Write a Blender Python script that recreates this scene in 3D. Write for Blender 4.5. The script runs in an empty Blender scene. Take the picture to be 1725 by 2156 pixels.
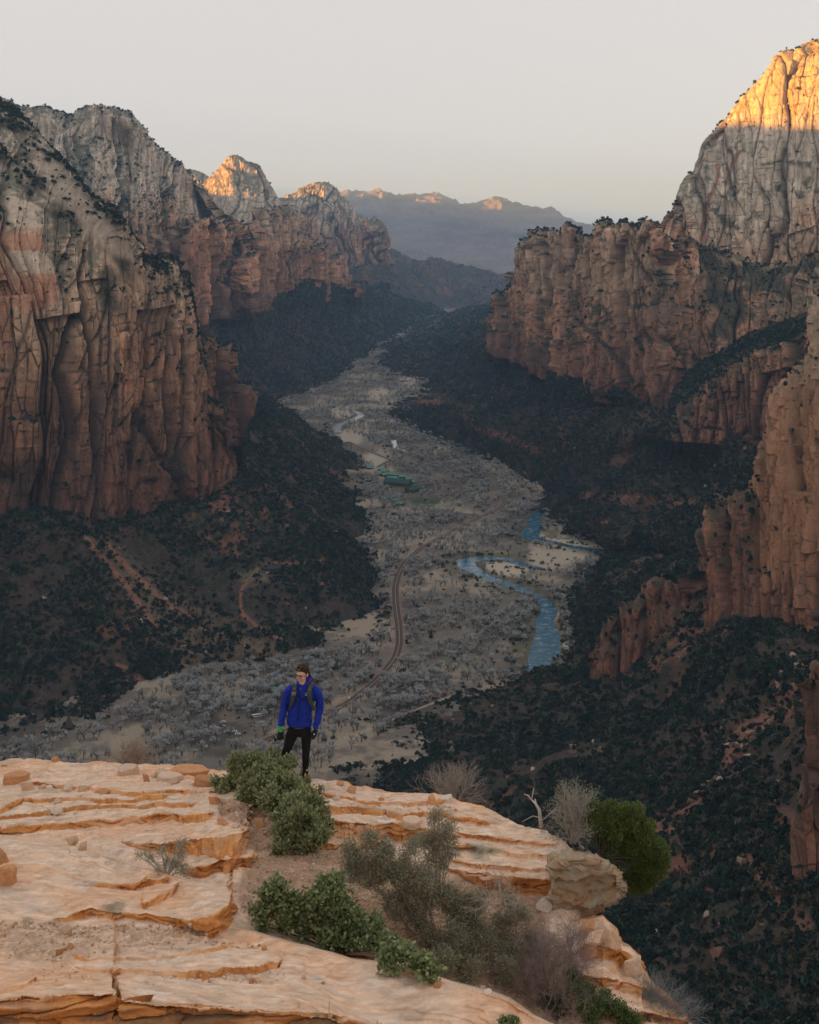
import bpy, bmesh, math, random
import numpy as np
from mathutils import Vector, Matrix, Quaternion
random.seed(7)
rng = np.random.default_rng(7)
S = bpy.context.scene
COL = S.collection
# ---------------------------------------------------------------- camera
FOC, CU, CV = 2584.0, 862.5, 1078.0          # survey of the photograph, in pixels of a 1725 x 2156 copy
PITCH = math.radians(12.8)
EYE = 460.0                                   # metres above the canyon floor
cd = bpy.data.cameras.new('view'); cam = bpy.data.objects.new('view', cd); COL.objects.link(cam)
cam.location = (0, 0, EYE); cam.rotation_euler = (math.radians(90) - PITCH, 0, 0)
cd.sensor_fit = 'VERTICAL'; cd.sensor_height = 36; cd.sensor_width = 28.8
cd.lens = 36 * FOC / 2156; cd.clip_start = 0.1; cd.clip_end = 90000
S.camera = cam
# ---------------------------------------------------------------- sky, sun, exposure
SUN_EL, SUN_AZ = math.radians(5.0), math.radians(-100.0)    # azimuth measured from the view direction (+Y), left is negative
EAST1, EAST2, EAST3 = 908.0, 1000.0, 765.0  # crest heights of the unseen east ridge, set by where its shadow ends
HAZE = 4.4e-5
FT, FO, FW = np.array([.76, .555, .40]), np.array([.62, .275, .085]), np.array([.80, .68, .56])   # ledge rock
W = bpy.data.worlds.new('World'); S.world = W; W.use_nodes = True
wn = W.node_tree.nodes; wl = W.node_tree.links
bg = wn['Background']
sky = wn.new('ShaderNodeTexSky'); sky.sky_type = 'NISHITA'; sky.sun_disc = False
sky.sun_elevation = SUN_EL; sky.sun_rotation = SUN_AZ
sky.altitude = 1700; sky.air_density = 1.0; sky.dust_density = 5.0; sky.ozone_density = 1.0
hs = wn.new('ShaderNodeHueSaturation'); hs.inputs['Saturation'].default_value = 0.24
gm = wn.new('ShaderNodeGamma'); gm.inputs[1].default_value = 0.16       # a hazy morning sky, far more even than a clear one
sc_ = wn.new('ShaderNodeVectorMath'); sc_.operation = 'MULTIPLY'; sc_.inputs[1].default_value = (1.03, .98, .985)
wl.new(sky.outputs[0], hs.inputs['Color']); wl.new(hs.outputs[0], gm.inputs[0]); wl.new(gm.outputs[0], sc_.inputs[0]); wl.new(sc_.outputs[0], bg.inputs['Color'])
bg.inputs['Strength'].default_value = 0.15
sd = bpy.data.lights.new('sun', 'SUN'); sd.energy = 4.2; sd.angle = math.radians(0.5); sd.color = (1.0, 0.40, 0.045)
sun = bpy.data.objects.new('sun', sd); COL.objects.link(sun)
sdir = Vector((math.sin(SUN_AZ) * math.cos(SUN_EL), math.cos(SUN_AZ) * math.cos(SUN_EL), math.sin(SUN_EL)))
sun.rotation_euler = sdir.to_track_quat('Z', 'Y').to_euler(); sun.location = (0, 0, EYE + 800)
S.view_settings.view_transform = 'Standard'; S.view_settings.look = 'None'
S.view_settings.exposure = 2.15; S.view_settings.gamma = 1.0
S.render.engine = 'CYCLES'
S.cycles.use_denoising = True
S.cycles.max_bounces = 5; S.cycles.diffuse_bounces = 3; S.cycles.glossy_bounces = 2; S.cycles.transmission_bounces = 4
S.cycles.volume_bounces = 1; S.cycles.transparent_max_bounces = 6; S.cycles.caustics_reflective = False; S.cycles.caustics_refractive = False
S.cycles.sample_clamp_indirect = 8

# ---------------------------------------------------------------- geometry helpers
cp, sp = math.cos(PITCH), math.sin(PITCH)
def ray(u, v):
    a = (np.asarray(u, float) - CU) / FOC; b = (CV - np.asarray(v, float)) / FOC
    ry = cp + b * sp; rz = -sp + b * cp
    return a / ry, rz / ry                    # x and z per metre of forward distance
def at(u, v, y):                              # the place seen at (u, v), y metres ahead
    rx, rz = ray(u, v)
    y = np.asarray(y, float)
    return np.stack(np.broadcast_arrays(rx * y, y, EYE + rz * y), -1)
def at_z(u, v, z=0.0):                        # the place seen at (u, v) at height z
    rx, rz = ray(u, v)
    y = (np.asarray(z, float) - EYE) / rz
    return np.stack(np.broadcast_arrays(rx * y, y, z + 0 * y), -1)
def uv_of(P):
    x, y, z = P[..., 0], P[..., 1], P[..., 2] - EYE
    d = y * cp - z * sp; h = y * sp + z * cp
    return CU + FOC * x / d, CV - FOC * h / d

def _h(ix, iy, iz, seed):
    h = (ix.astype(np.int64) * 374761393 + iy.astype(np.int64) * 668265263 + iz.astype(np.int64) * 2147483647 + seed * 974634773) & 0xFFFFFFFF
    h = ((h ^ (h >> 13)) * 1274126177) & 0xFFFFFFFF
    h = ((h ^ (h >> 16)) * 2246822519) & 0xFFFFFFFF
    h = h ^ (h >> 15)
    return (h & 0xFFFFFF).astype(np.float32) / 16777216.0
def vn(x, y, z, seed=0):
    x = np.asarray(x, np.float64); y = np.asarray(y, np.float64) + 0 * x; z = np.asarray(z, np.float64) + 0 * x
    fx, fy, fz = np.floor(x), np.floor(y), np.floor(z)
    ix, iy, iz = fx.astype(np.int64), fy.astype(np.int64), fz.astype(np.int64)
    tx, ty, tz = x - fx, y - fy, z - fz
    tx = tx * tx * tx * (tx * (tx * 6 - 15) + 10); ty = ty * ty * ty * (ty * (ty * 6 - 15) + 10); tz = tz * tz * tz * (tz * (tz * 6 - 15) + 10)
    r = 0
    for dx in (0, 1):
        wx = tx if dx else 1 - tx
        for dy in (0, 1):
            wy = ty if dy else 1 - ty
            for dz in (0, 1):
                wz = tz if dz else 1 - tz
                r = r + wx * wy * wz * _h(ix + dx, iy + dy, iz + dz, seed)
    return r * 2 - 1                          # -1..1
def fbm(x, y, z, oct=4, seed=0, gain=0.5):
    r = 0; a = 1.0; n = 0
    for o in range(oct):
        k = 2.03 ** o
        r = r + a * vn(x * k + 13.7 * o, y * k - 7.1 * o, z * k + 3.3 * o, seed + o); n += a; a *= gain
    return r / n * 1.6
def worley(x, y, seed=0):
    fx, fy = np.floor(x), np.floor(y)
    vx = np.zeros(x.shape); vy = np.zeros(x.shape)
    d1 = np.full(x.shape, 9.0); d2 = np.full(x.shape, 9.0); cid = np.zeros(x.shape, np.float64)
    zz = np.zeros(x.shape, np.int64)
    for dx in (-1, 0, 1):
        for dy in (-1, 0, 1):
            ix = (fx + dx).astype(np.int64); iy = (fy + dy).astype(np.int64)
            px = ix + _h(ix, iy, zz, seed); py = iy + _h(ix, iy, zz, seed + 1)
            d = np.hypot(px - x, py - y); c = _h(ix, iy, zz, seed + 2)
            m = d < d1
            d2 = np.where(m, d1, np.minimum(d2, d)); cid = np.where(m, c, cid); vx = np.where(m, x - px, vx); vy = np.where(m, y - py, vy); d1 = np.where(m, d, d1)
    return d1, d2, cid, vx, vy
def ss(a, b, x):
    t = np.clip((x - a) / (b - a), 0, 1); return t * t * (3 - 2 * t)
def lerp(a, b, t): return a + (b - a) * t
def mix(c, d, t): return c + (np.asarray(d, float) - c) * np.asarray(t)[..., None]

def mesh_np(name, V, Fq, col=None, smooth=True):
    """V (n,3), Fq (m,k) index array with constant k; one corner colour per vertex"""
    me = bpy.data.meshes.new(name); n = len(V); m, k = Fq.shape
    me.vertices.add(n); me.vertices.foreach_set('co', np.ascontiguousarray(V, np.float32).ravel())
    me.loops.add(m * k); me.loops.foreach_set('vertex_index', np.ascontiguousarray(Fq, np.int32).ravel())
    me.polygons.add(m); me.polygons.foreach_set('loop_start', np.arange(0, m * k, k, dtype=np.int32))
    me.polygons.foreach_set('use_smooth', np.full(m, smooth, bool))
    if col is not None:
        a = me.attributes.new('tint', 'FLOAT_COLOR', 'POINT')
        c = np.ones((n, 4), np.float32); c[:, :3] = np.clip(np.asarray(col).reshape(-1, 3), 0, 1)
        a.data.foreach_set('color', c.ravel())
    me.update(calc_edges=True); return me
def link(me, name=None, mat=None, parent=None, kind=None, loc=None):
    o = bpy.data.objects.new(name or me.name, me); COL.objects.link(o)
    if mat is not None and not me.materials: me.materials.append(mat)
    if parent is not None: o.parent = parent
    if kind: o['kind'] = kind
    if loc is not None: o.location = loc
    return o
def tag(o, label, cat, group=None):
    o['label'] = label; o['category'] = cat
    if group: o['group'] = group
    return o
def empty(name, loc, label, cat, group=None, rz=0):
    o = bpy.data.objects.new(name, None); COL.objects.link(o); o.location = loc; o.rotation_euler.z = rz
    o.empty_display_size = 0.2
    return tag(o, label, cat, group)
def grid_faces(a, b):
    i = np.arange(a * b).reshape(a, b)
    return np.stack([i[:-1, :-1], i[1:, :-1], i[1:, 1:], i[:-1, 1:]], -1).reshape(-1, 4)
def grid_normals(P):
    du = np.gradient(P, axis=0); dv = np.gradient(P, axis=1)
    n = np.cross(du, dv); n /= np.linalg.norm(n, axis=-1, keepdims=True) + 1e-9
    toc = np.array([0, 0, EYE + 300.0]) - P
    s = np.sign(np.sum(n * toc, -1).mean()) or 1
    return n * s, s
def grid_obj(name, P, col, mat, kind='structure', parent=None, keep=None, flat=False):
    n, s = grid_normals(P); Fq = grid_faces(*P.shape[:2])
    if keep is not None:
        Fq = Fq[keep.ravel()[Fq].any(1)]
    if s < 0: Fq = Fq[:, ::-1]
    me = mesh_np(name, P.reshape(-1, 3), Fq, col, not flat)
    return link(me, name, mat, parent, kind)

# ---------------------------------------------------------------- materials
def new_mat(name):
    m = bpy.data.materials.new(name); m.use_nodes = True
    return m, m.node_tree.nodes, m.node_tree.links, m.node_tree.nodes['Principled BSDF']
def tint_mat(name, scale, bump=0.3, rough=0.95, var=0.35, bdist=1.0, streak=(1, 1, 1), spec=0.2):
    """albedo from the surface's own painted-on attribute, with fine grain and relief"""
    m, n, l, b = new_mat(name)
    at_ = n.new('ShaderNodeAttribute'); at_.attribute_name = 'tint'
    tc = n.new('ShaderNodeTexCoord'); mp = n.new('ShaderNodeMapping'); mp.inputs['Scale'].default_value = streak
    l.new(tc.outputs['Object'], mp.inputs[0])
    nz = n.new('ShaderNodeTexNoise'); nz.inputs['Scale'].default_value = scale; nz.inputs['Detail'].default_value = 6; nz.inputs['Roughness'].default_value = 0.65
    l.new(mp.outputs[0], nz.inputs['Vector'])
    mr = n.new('ShaderNodeMapRange'); mr.inputs['From Min'].default_value = 0.3; mr.inputs['From Max'].default_value = 0.7
    mr.inputs['To Min'].default_value = 1 - var; mr.inputs['To Max'].default_value = 1 + var
    l.new(nz.outputs['Fac'], mr.inputs['Value'])
    mx = n.new('ShaderNodeVectorMath'); mx.operation = 'SCALE'
    l.new(at_.outputs['Color'], mx.inputs[0]); l.new(mr.outputs[0], mx.inputs['Scale'])
    l.new(mx.outputs[0], b.inputs['Base Color'])
    bp = n.new('ShaderNodeBump'); bp.inputs['Strength'].default_value = bump; bp.inputs['Distance'].default_value = bdist
    l.new(nz.outputs['Fac'], bp.inputs['Height']); l.new(bp.outputs[0], b.inputs['Normal'])
    b.inputs['Roughness'].default_value = rough; b.inputs['Specular IOR Level'].default_value = spec
    return m
def plain_mat(name, col, rough=0.7, nscale=None, var=0.2, spec=0.3, metal=0.0, objvar=0.0, trans=0.0):
    m, n, l, b = new_mat(name)
    b.inputs['Base Color'].default_value = (*col, 1); b.inputs['Roughness'].default_value = rough
    b.inputs['Specular IOR Level'].default_value = spec; b.inputs['Metallic'].default_value = metal
    src = None
    if nscale or objvar:
        rgb = n.new('ShaderNodeRGB'); rgb.outputs[0].default_value = (*col, 1); src = rgb.outputs[0]
    if nscale:
        tc = n.new('ShaderNodeTexCoord'); nz = n.new('ShaderNodeTexNoise'); nz.inputs['Scale'].default_value = nscale; nz.inputs['Detail'].default_value = 4
        l.new(tc.outputs['Object'], nz.inputs['Vector'])
        mr = n.new('ShaderNodeMapRange'); mr.inputs['From Min'].default_value = 0.3; mr.inputs['From Max'].default_value = 0.7
        mr.inputs['To Min'].default_value = 1 - var; mr.inputs['To Max'].default_value = 1 + var
        l.new(nz.outputs['Fac'], mr.inputs['Value'])
        mx = n.new('ShaderNodeVectorMath'); mx.operation = 'SCALE'; l.new(src, mx.inputs[0]); l.new(mr.outputs[0], mx.inputs['Scale']); src = mx.outputs[0]
    if objvar:
        oi = n.new('ShaderNodeObjectInfo')
        mr = n.new('ShaderNodeMapRange'); mr.inputs['To Min'].default_value = 1 - objvar; mr.inputs['To Max'].default_value = 1 + objvar
        l.new(oi.outputs['Random'], mr.inputs['Value'])
        mx = n.new('ShaderNodeVectorMath'); mx.operation = 'SCALE'; l.new(src, mx.inputs[0]); l.new(mr.outputs[0], mx.inputs['Scale']); src = mx.outputs[0]
    if src: l.new(src, b.inputs['Base Color'])
    return m
# ================================================================ canyon walls, mountains and slopes
def catmull(C, n):
    """C (k,...) control values, n (k-1,) samples per span -> resampled with Catmull-Rom; also the parameter"""
    k = len(C); out = []; par = []
    for i in range(k - 1):
        p0 = C[max(i - 1, 0)]; p1 = C[i]; p2 = C[i + 1]; p3 = C[min(i + 2, k - 1)]
        t = np.linspace(0, 1, n[i], endpoint=False)
        if i == k - 2: t = np.linspace(0, 1, n[i] + 1)
        T = t.reshape((-1,) + (1,) * (C.ndim - 1))
        m1 = (p2 - p0) * 0.35; m2 = (p3 - p1) * 0.35
        out.append((2 * T**3 - 3 * T**2 + 1) * p1 + (T**3 - 2 * T**2 + T) * m1 + (-2 * T**3 + 3 * T**2) * p2 + (T**3 - T**2) * m2)
        par.append(i + t)
    return np.concatenate(out), np.concatenate(par)
def loft(stations, step=2.3, hidden=1):
    """stations: list of lists of (u, v, y). returns P (ns,nt,3), s (ns,), t (nt,)"""
    A = np.array(stations, float)                     # (ns,K,3) u,v,y
    nsp = [max(2, int(math.hypot(*np.abs(A[i + 1, :, :2] - A[i, :, :2]).max(0)) / step)) for i in range(len(A) - 1)]
    ntp = [max(2, int(np.abs(A[:, j + 1, 1] - A[:, j, 1]).max() / step)) for j in range(A.shape[1] - 1)]
    B, s = catmull(A, nsp)
    B2, t = catmull(np.swapaxes(B, 0, 1), ntp)
    B2 = np.swapaxes(B2, 0, 1)
    P = at(B2[..., 0], B2[..., 1], B2[..., 2])
    return P, s, t
CRK = [0]; TONE = [0]
def cliff_disp(P, N, amp, cell, seed, fine=1.0, SA=0):
    """amount to move along the outward normal: buttresses, cracks, ledges and beds"""
    x, y, z = P[..., 0], P[..., 1], P[..., 2]
    w1 = fbm(x / 160, y / 160, z / 260, 3, seed); w2 = fbm(x / 160, y / 160, z / 260, 3, seed + 9)
    d = 0; cr = np.zeros(x.shape)
    up = ss(430, 620, z + 30 * w1)                    # the pale upper rock is smoother and weathers in long sweeps
    tone = 0
    for k, (c, a) in enumerate(((cell * 1.2, 1.25), (cell * .48, .50), (cell * .2, .24), (cell * .08, .06))):
        X = (SA + w1 * cell * (.40, .30, .2, .1)[k] + z * (.05, -.07, .04, 0)[k]) / c; Y = z * (.05, .09, .22, .34)[k] / c + w2 * .4 + k * 3.3
        F1, F2, cid, vx, vy = worley(X, Y, seed + 3 * k)
        zb = np.floor((z + 7 * w2 + .25 * SA * (vn(x / 500, y / 500, 0 * z, seed + 19) * .3)) / (c * (4.5, 3.6, 2.4, 2.0)[k]) + cid * 5.3)      # blocks break off at their own levels
        ci = (cid * 9999).astype(np.int64); zi = zb.astype(np.int64)
        r = _h(ci, zi, zi * 0, seed + k); g1 = _h(ci, zi, zi * 0, seed + k + 77) - .5
        e = F2 - F1
        cr = np.maximum(cr, np.exp(-(e / .045)**2) * (1, .9, .5, .1)[k])
        tone = tone + (r - .5) * (.14, .24, .16, .08)[k]
        d = d + a * amp * (1 - (.55, .62, .55, .4)[k] * up) * ((r - .5) * 1.15 + 1.3 * g1 * vx - .55 * np.exp(-(e / .06)**2))
    TONE[0] = tone * (1 - .5 * up)
    b = ss(-.25, .25, vn(x / 300, y / 300, z / 11.0 + w1 * 2, seed + 31)) * 2 - 1; b2 = vn(x / 90, y / 90, z / 3.2 + w1 * 3, seed + 32)
    vm = ss(-.35, .45, fbm(x / 75, y / 75, z / 60, 3, seed + 34))
    fl = 1 - np.abs(fbm(SA / 8 + w1, z / 85, 0 * z, 3, seed + 33, .6)) * 2.2      # flutes and joints running down the face
    d = d + fine * (1 - .6 * up) * (b * .8 + b2 * .35 - 2.0 * ss(.84, 1.0, fl) * vm) + fine * (.5 + .6 * vm) * 1.5 * fbm(SA / 12, z / 30, y / 400, 4, seed + 40, .65)
    CRK[0] = cr
    return d
RED = np.array([.25, .115, .072]); BRN = np.array([.36, .20, .12]); TAN = np.array([.47, .32, .21]); CRM = np.array([.58, .49, .375])
VAR = np.array([.075, .062, .055]); SAL = np.array([.55, .285, .165]); GRN = np.array([.04, .055, .035])
def rock_color(P, N, seed, z0=240, z1=420, z2=560, dark=1.0, crk=None, SA=None, tone=0):
    x, y, z = P[..., 0], P[..., 1], P[..., 2]
    if SA is None: SA = x + y
    h = z + 38 * fbm(x / 240, y / 240, z / 240, 3, seed + 50)
    c = np.zeros(P.shape) + RED
    c = mix(c, BRN, ss(z0 - 90, z0 + 70, h)); c = mix(c, TAN, ss(z1 - 60, z1 + 60, h)); c = mix(c, CRM, ss(z2 - 70, z2 + 60, h))
    sal = ss(.15, .55, fbm(SA / 60, z / 150, 0 * z, 3, seed + 51)) * ss(z0 - 120, z0 + 60, h) * (1 - ss(z2 - 20, z2 + 60, h))
    c = mix(c, SAL, sal * .75)
    st = fbm(SA / 9, z / 170, 0 * z, 4, seed + 52, .6); vv = ss(.05, .5, st) * ss(-.3, .3, fbm(x / 90, y / 90, z / 120, 3, seed + 53))
    c = mix(c, VAR, vv * .72 * dark)
    if crk is not None: c = mix(c, VAR * .75, crk * .75)
    s2 = fbm(SA / 4.5, z / 80, 0 * z, 3, seed + 58, .6); c = c * (1 + .26 * np.clip(s2, -1, 1))[..., None]
    bed = vn(x / 400, y / 400, z / 5.5 + 3 * fbm(x / 200, y / 200, z / 200, 2, seed + 54), seed + 55)
    c = c * np.clip(1 + tone, .45, 1.6)[..., None] if not np.isscalar(tone) else c
    c = c * (1 + .13 * bed * ss(-.2, .3, fbm(x / 60, y / 60, z / 40, 2, seed + 59)) + .14 * fbm(x / 12, y / 12, z / 12, 3, seed + 56))[..., None]
    flat = ss(.50, .80, N[..., 2] + .25 * fbm(x / 10, y / 10, z / 10, 3, seed + 57))
    c = mix(c, GRN * 1.2, flat * .7)
    return c
def soil_color(P, seed, g=0.5):
    x, y = P[..., 0], P[..., 1]; z = P[..., 2]
    a = fbm(x / 120, y / 120, z / 120, 4, seed + 60); b = fbm(x / 16, y / 16, z / 16, 4, seed + 61, .6)
    c = np.zeros(P.shape) + np.array([.074, .056, .045])
    c = mix(c, [.19, .095, .06], ss(.1, .6, a)); c = mix(c, [.045, .05, .034], ss(-.45 + (1 - g) * .6, .25 + (1 - g) * .6, b + a * .3))
    return c
M_rock = tint_mat('canyon_sandstone', 0.09, bump=.7, bdist=6, var=.28, streak=(1, 1, .16))
M_soil = tint_mat('canyon_soil', 0.25, bump=.6, bdist=2, var=.35)
SCAT = []                                             # surfaces on which the woodland grows: (P, N, weight)

def terrain(name, stations, cliff, seed, amp=14, cell=60, z=(240, 420, 560), step=2.3, g=.5, wood=1.0, fine=1.0, paint=None, dark=1.0, rough=10, skirt=1.35, rsc=1.0):
    """cliff: function of the level parameter t -> 0 (slope) .. 1 (wall); last span of the stations is the back of the formation"""
    P, s, t = loft(stations, step)
    N, sgn = grid_normals(P)
    c = cliff(s[:, None], t[None, :]) if callable(cliff) else np.full(P.shape[:2], float(cliff))
    c = c + np.zeros(P.shape[:2])
    H = N.copy(); H[..., 2] *= .25; H /= np.linalg.norm(H, axis=-1, keepdims=True)
    mid = P[:, P.shape[1] // 3]; SA = np.concatenate([[0], np.cumsum(np.linalg.norm(np.diff(mid[:, :2], axis=0), axis=1))])[:, None] + np.zeros(P.shape[:2]) + seed * 91.0
    D = np.zeros(P.shape[:2])
    if (c > 0).any(): D = D + c * cliff_disp(P, N, amp, cell, seed, fine, SA)
    x, y, zz = P[..., 0], P[..., 1], P[..., 2]
    r1 = fbm(x / 130 / rsc, y / 130 / rsc, zz / 300 / rsc, 4 if rsc < 2 else 3, seed + 70)
    D2 = (1 - c) * rough * (.9 * r1 - 1.2 * np.abs(fbm(x / 70 / rsc, y / 70 / rsc, zz / 300 / rsc, 3, seed + 71)) + (.25 if rsc < 2 else .04) * fbm(x / 12 / rsc, y / 12 / rsc, zz / 12 / rsc, 3, seed + 72))
    Q = P + H * D[..., None] + np.array([0, 0, 1.0]) * D2[..., None]
    N2, _ = grid_normals(Q)
    col = mix(soil_color(Q, seed, g), rock_color(Q, N2, seed, *z, dark=dark, crk=CRK[0] * c if (c > 0).any() else None, SA=SA, tone=TONE[0] if (c > 0).any() else 0), ss(.25, .6, c + .25 * fbm(x / 30, y / 30, zz / 30, 3, seed + 73)))
    U, V_ = uv_of(Q)
    if paint is not None: col = paint(Q, N2, col, c, U, V_)
    lowrow = Q[:, :1] * [skirt, skirt, 1]; lowrow[..., 2] = -30
    o = grid_obj(name, np.concatenate([lowrow, Q], 1), np.concatenate([col[:, :1], col], 1), M_rock, flat=True)     # walls stand on the ground, they do not hover behind the slope
    if wood: SCAT.append((Q, N2, wood * (1 - ss(.2, .7, c)) + wood * .28 * ss(.5, .75, N2[..., 2]) * ss(.3, .7, c), seed, col))
    return o, Q, N2

def lev(t0, w=.12):                                   # slope below level t0, wall above
    return lambda s, t: ss(t0 - w, t0 + w, t)
def q(u, v, z=None, y=None):
    if y is None: y = (z - EYE) / float(ray(u, v)[1])
    return (u, v, y)
def lp(a, b, t): return tuple(a[i] + (b[i] - a[i]) * t for i in range(3))
# ---- distant range
st = []
for (u, v) in [(560,430),(620,412),(700,403),(760,401),(830,404),(900,402),(930,404),(965,420),(1000,424),(1040,411),(1075,418),(1130,436),(1170,445),(1215,466),(1260,474),(1400,480),(1560,486)]:
    y = 15500 - (u - 560) * 1.2
    st.append([q(u, 600, y=y - 5200), q(u, 545, y=y - 4000), q(u, 500, y=y - 2200), q(u + 4, (v + 488) / 2, y=y - 900), q(u, v, y=y), q(u, v + 40, y=y + 3000)])
M1 = terrain('distant_range', st, 0, 11, g=.2, wood=0, rough=55, rsc=3.2, step=2.2, paint=lambda Q, N, col, c, U, V: np.zeros(col.shape) + np.array([.25, .205, .18]) * (1 + .25 * fbm(Q[..., 0] / 500, Q[..., 1] / 500, Q[..., 2] / 90, 4, 112))[..., None])
# ---- blue foothills in the canyon mouth
st = []
for (u, v, y) in [(690,560,8600),(760,535,8600),(815,520,8600),(850,535,8700),(880,548,8800),(910,545,9200),(950,552,9300),(1000,565,9300),(1050,578,9300),(1090,584,9300),(1200,590,9300)]:
    st.append([q(u, 668, z=-15), q(u, 640, y=y - 1500), q(u, (v + 620) / 2, y=y - 900), q(u, v, y=y), q(u, v + 30, y=y + 900)])
terrain('foothill', st, 0, 12, g=.45, wood=.15, rough=60, rsc=2.5, step=2.2)
# ---- third peak
st = []
for (u, v, f) in [(560,420,560),(590,409,560),(612,408,565),(632,398,560),(655,390,555),(680,386,550),(700,395,545),(712,408,540),(735,424,540),(752,448,540),(762,452,535),(775,462,535),(792,455,532),(805,478,530),(816,514,530),(822,528,534)]:
    st.append([q(u, f + 60, y=6700), q(u, f + 12, y=6900), q(u, lerp(f, v, .45), y=6980), q(u, lerp(f, v, .8), y=7080), q(u, v, y=7250), q(u, v + 60, y=8300)])
terrain('red_peak', st, lev(.8), 13, amp=55, cell=170, z=(300, 480, 560), wood=.3, fine=2.2, step=2, rough=20)
# ---- peak with the lit shoulder, and the wall in front of it
st = []
for (u, v) in [(385,372),(398,357),(420,362),(440,375),(452,382),(470,360)]:
    st.append([q(u, 520, y=6200), q(u, 470, y=6300), q(u, (v + 430) / 2, y=6350), q(u, v, y=6500), q(u, v + 60, y=7300)])
terrain('far_dome', st, 1, 20, amp=40, cell=150, z=(300, 450, 560), wood=0, fine=2, step=2)
st = []
for (u, v) in [(405,408),(420,392),(440,372),(460,350),(475,332),(488,325),(505,328),(525,340),(545,350),(556,372),(570,394),(582,418),(592,440),(604,470)]:
    st.append([q(u, 560, y=4900), q(u, 500, y=4980), q(u, lerp(480, v, .5), y=5080), q(u, lerp(480, v, .8), y=5180), q(u, v, y=5300), q(u - 10, v + 70, y=6300)])
terrain('white_peak', st, 1, 14, amp=22, cell=110, z=(200, 330, 470), wood=.08, fine=1.6, step=2, dark=.6)
st = []
for (u, v, f) in [(395,470,660),(430,462,655),(450,455,650),(480,470,642),(510,478,640),(525,474,635),(535,466,630),(548,458,625),(560,468,622),(572,466,620),(585,450,618),(597,447,616),(610,464,615),(625,472,613),(640,490,612),(655,505,610),(668,512,608),(684,530,605),(700,545,600),(715,568,598),(730,588,596),(738,600,598)]:
    fy = (275 - EYE) / float(ray(u, f)[1]) * 1.06
    st.append([q(u, f + 28, y=fy), q(u, f, y=fy), q(u, lerp(f, v, .5), y=fy + 20), q(u, v, y=fy + 70), q(u - 6, v - 3 + (u > 600) * 14, y=fy + 500)])
terrain('red_wall', st, 1, 15, amp=46, cell=120, z=(260, 430, 620), wood=.4, fine=1.8, step=2)
# ---- great left mountain behind the near wall
top = [(-60,212),(0,214),(40,222),(95,226),(135,231),(152,236),(168,226),(184,221),(205,222),(240,230),(262,238),(276,247),(300,268),(318,286),(332,306),(352,322),(372,342),(392,358),(405,372),(420,392),(432,410),(446,430),(470,455),(492,480),(510,510),(522,545),(527,585),(530,615)]
st = []
for i, (u, v) in enumerate(top):
    f = lerp(690, 628, ss(300, 500, u)); uf = u + (0 if u > 300 else 0)
    base = lerp(2900, 3650, ss(200, 500, u))
    sb = 520 * ss(420, 180, u) if False else 520 * (1 - ss(200, 520, u)) + 60
    kx = 26 * math.sin(u / 31.0) + 14 * math.sin(u / 13.0 + 1)
    st.append([q(uf, f + 20, y=base - 60), q(u + kx * .3, lerp(f, v, .35), y=base + .05 * sb + kx * 2), q(u + kx * .6, lerp(f, v, .62), y=base + .35 * sb + kx * 4), q(u + kx * .3, lerp(f, v, .85), y=base + .75 * sb + kx * 3), q(u, v, y=base + sb), q(u, v + 45, y=base + sb + 1200)])
terrain('left_mountain', st, 1, 16, amp=30, cell=95, z=(230, 400, 520), wood=1.2, fine=1.5, step=2, dark=.55)
# ---- far left slope
B_ = [(500,905),(560,862),(640,832),(700,806),(745,778),(770,757),(800,735),(850,705),(905,668),(930,660)]
T_ = [(420,655,255),(480,636,262),(545,624,268),(600,616,272),(660,608,272),(700,600,270),(738,596,262),(800,617,185),(872,642,85),(935,656,10)]
st = []
for (b, t) in zip(B_, T_):
    a = q(*b, z=-6); c = q(*t); m = q(lerp(b[0], t[0], .5), lerp(b[1], t[1], .52), z=t[2] * .40)
    st.append([a, m, c, q(c[0], c[1] - 8, y=c[2] + 200)])
terrain('far_left_slope', st, 0, 17, g=.95, wood=1, rough=26, step=2.3)
# ---- pillars at the end of the near left wall
st = []
for (u, v, f) in [(396,640,900),(410,700,900),(424,722,905),(440,712,905),(458,709,905),(470,727,905),(484,734,908),(494,742,910),(502,790,912),(514,815,912),(530,846,912),(541,888,912)]:
    fy = 2120 + (u - 420) * 1.6
    st.append([q(u, f + 30, y=fy), q(u, lerp(f, v, .5), y=fy + 12), q(u, v, y=fy + 40), q(u, v + 6, y=fy + 260)])
terrain('rock_pillar', st, 1, 18, amp=26, cell=48, z=(250, 520, 700), wood=.5, fine=1.1, step=2)
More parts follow.
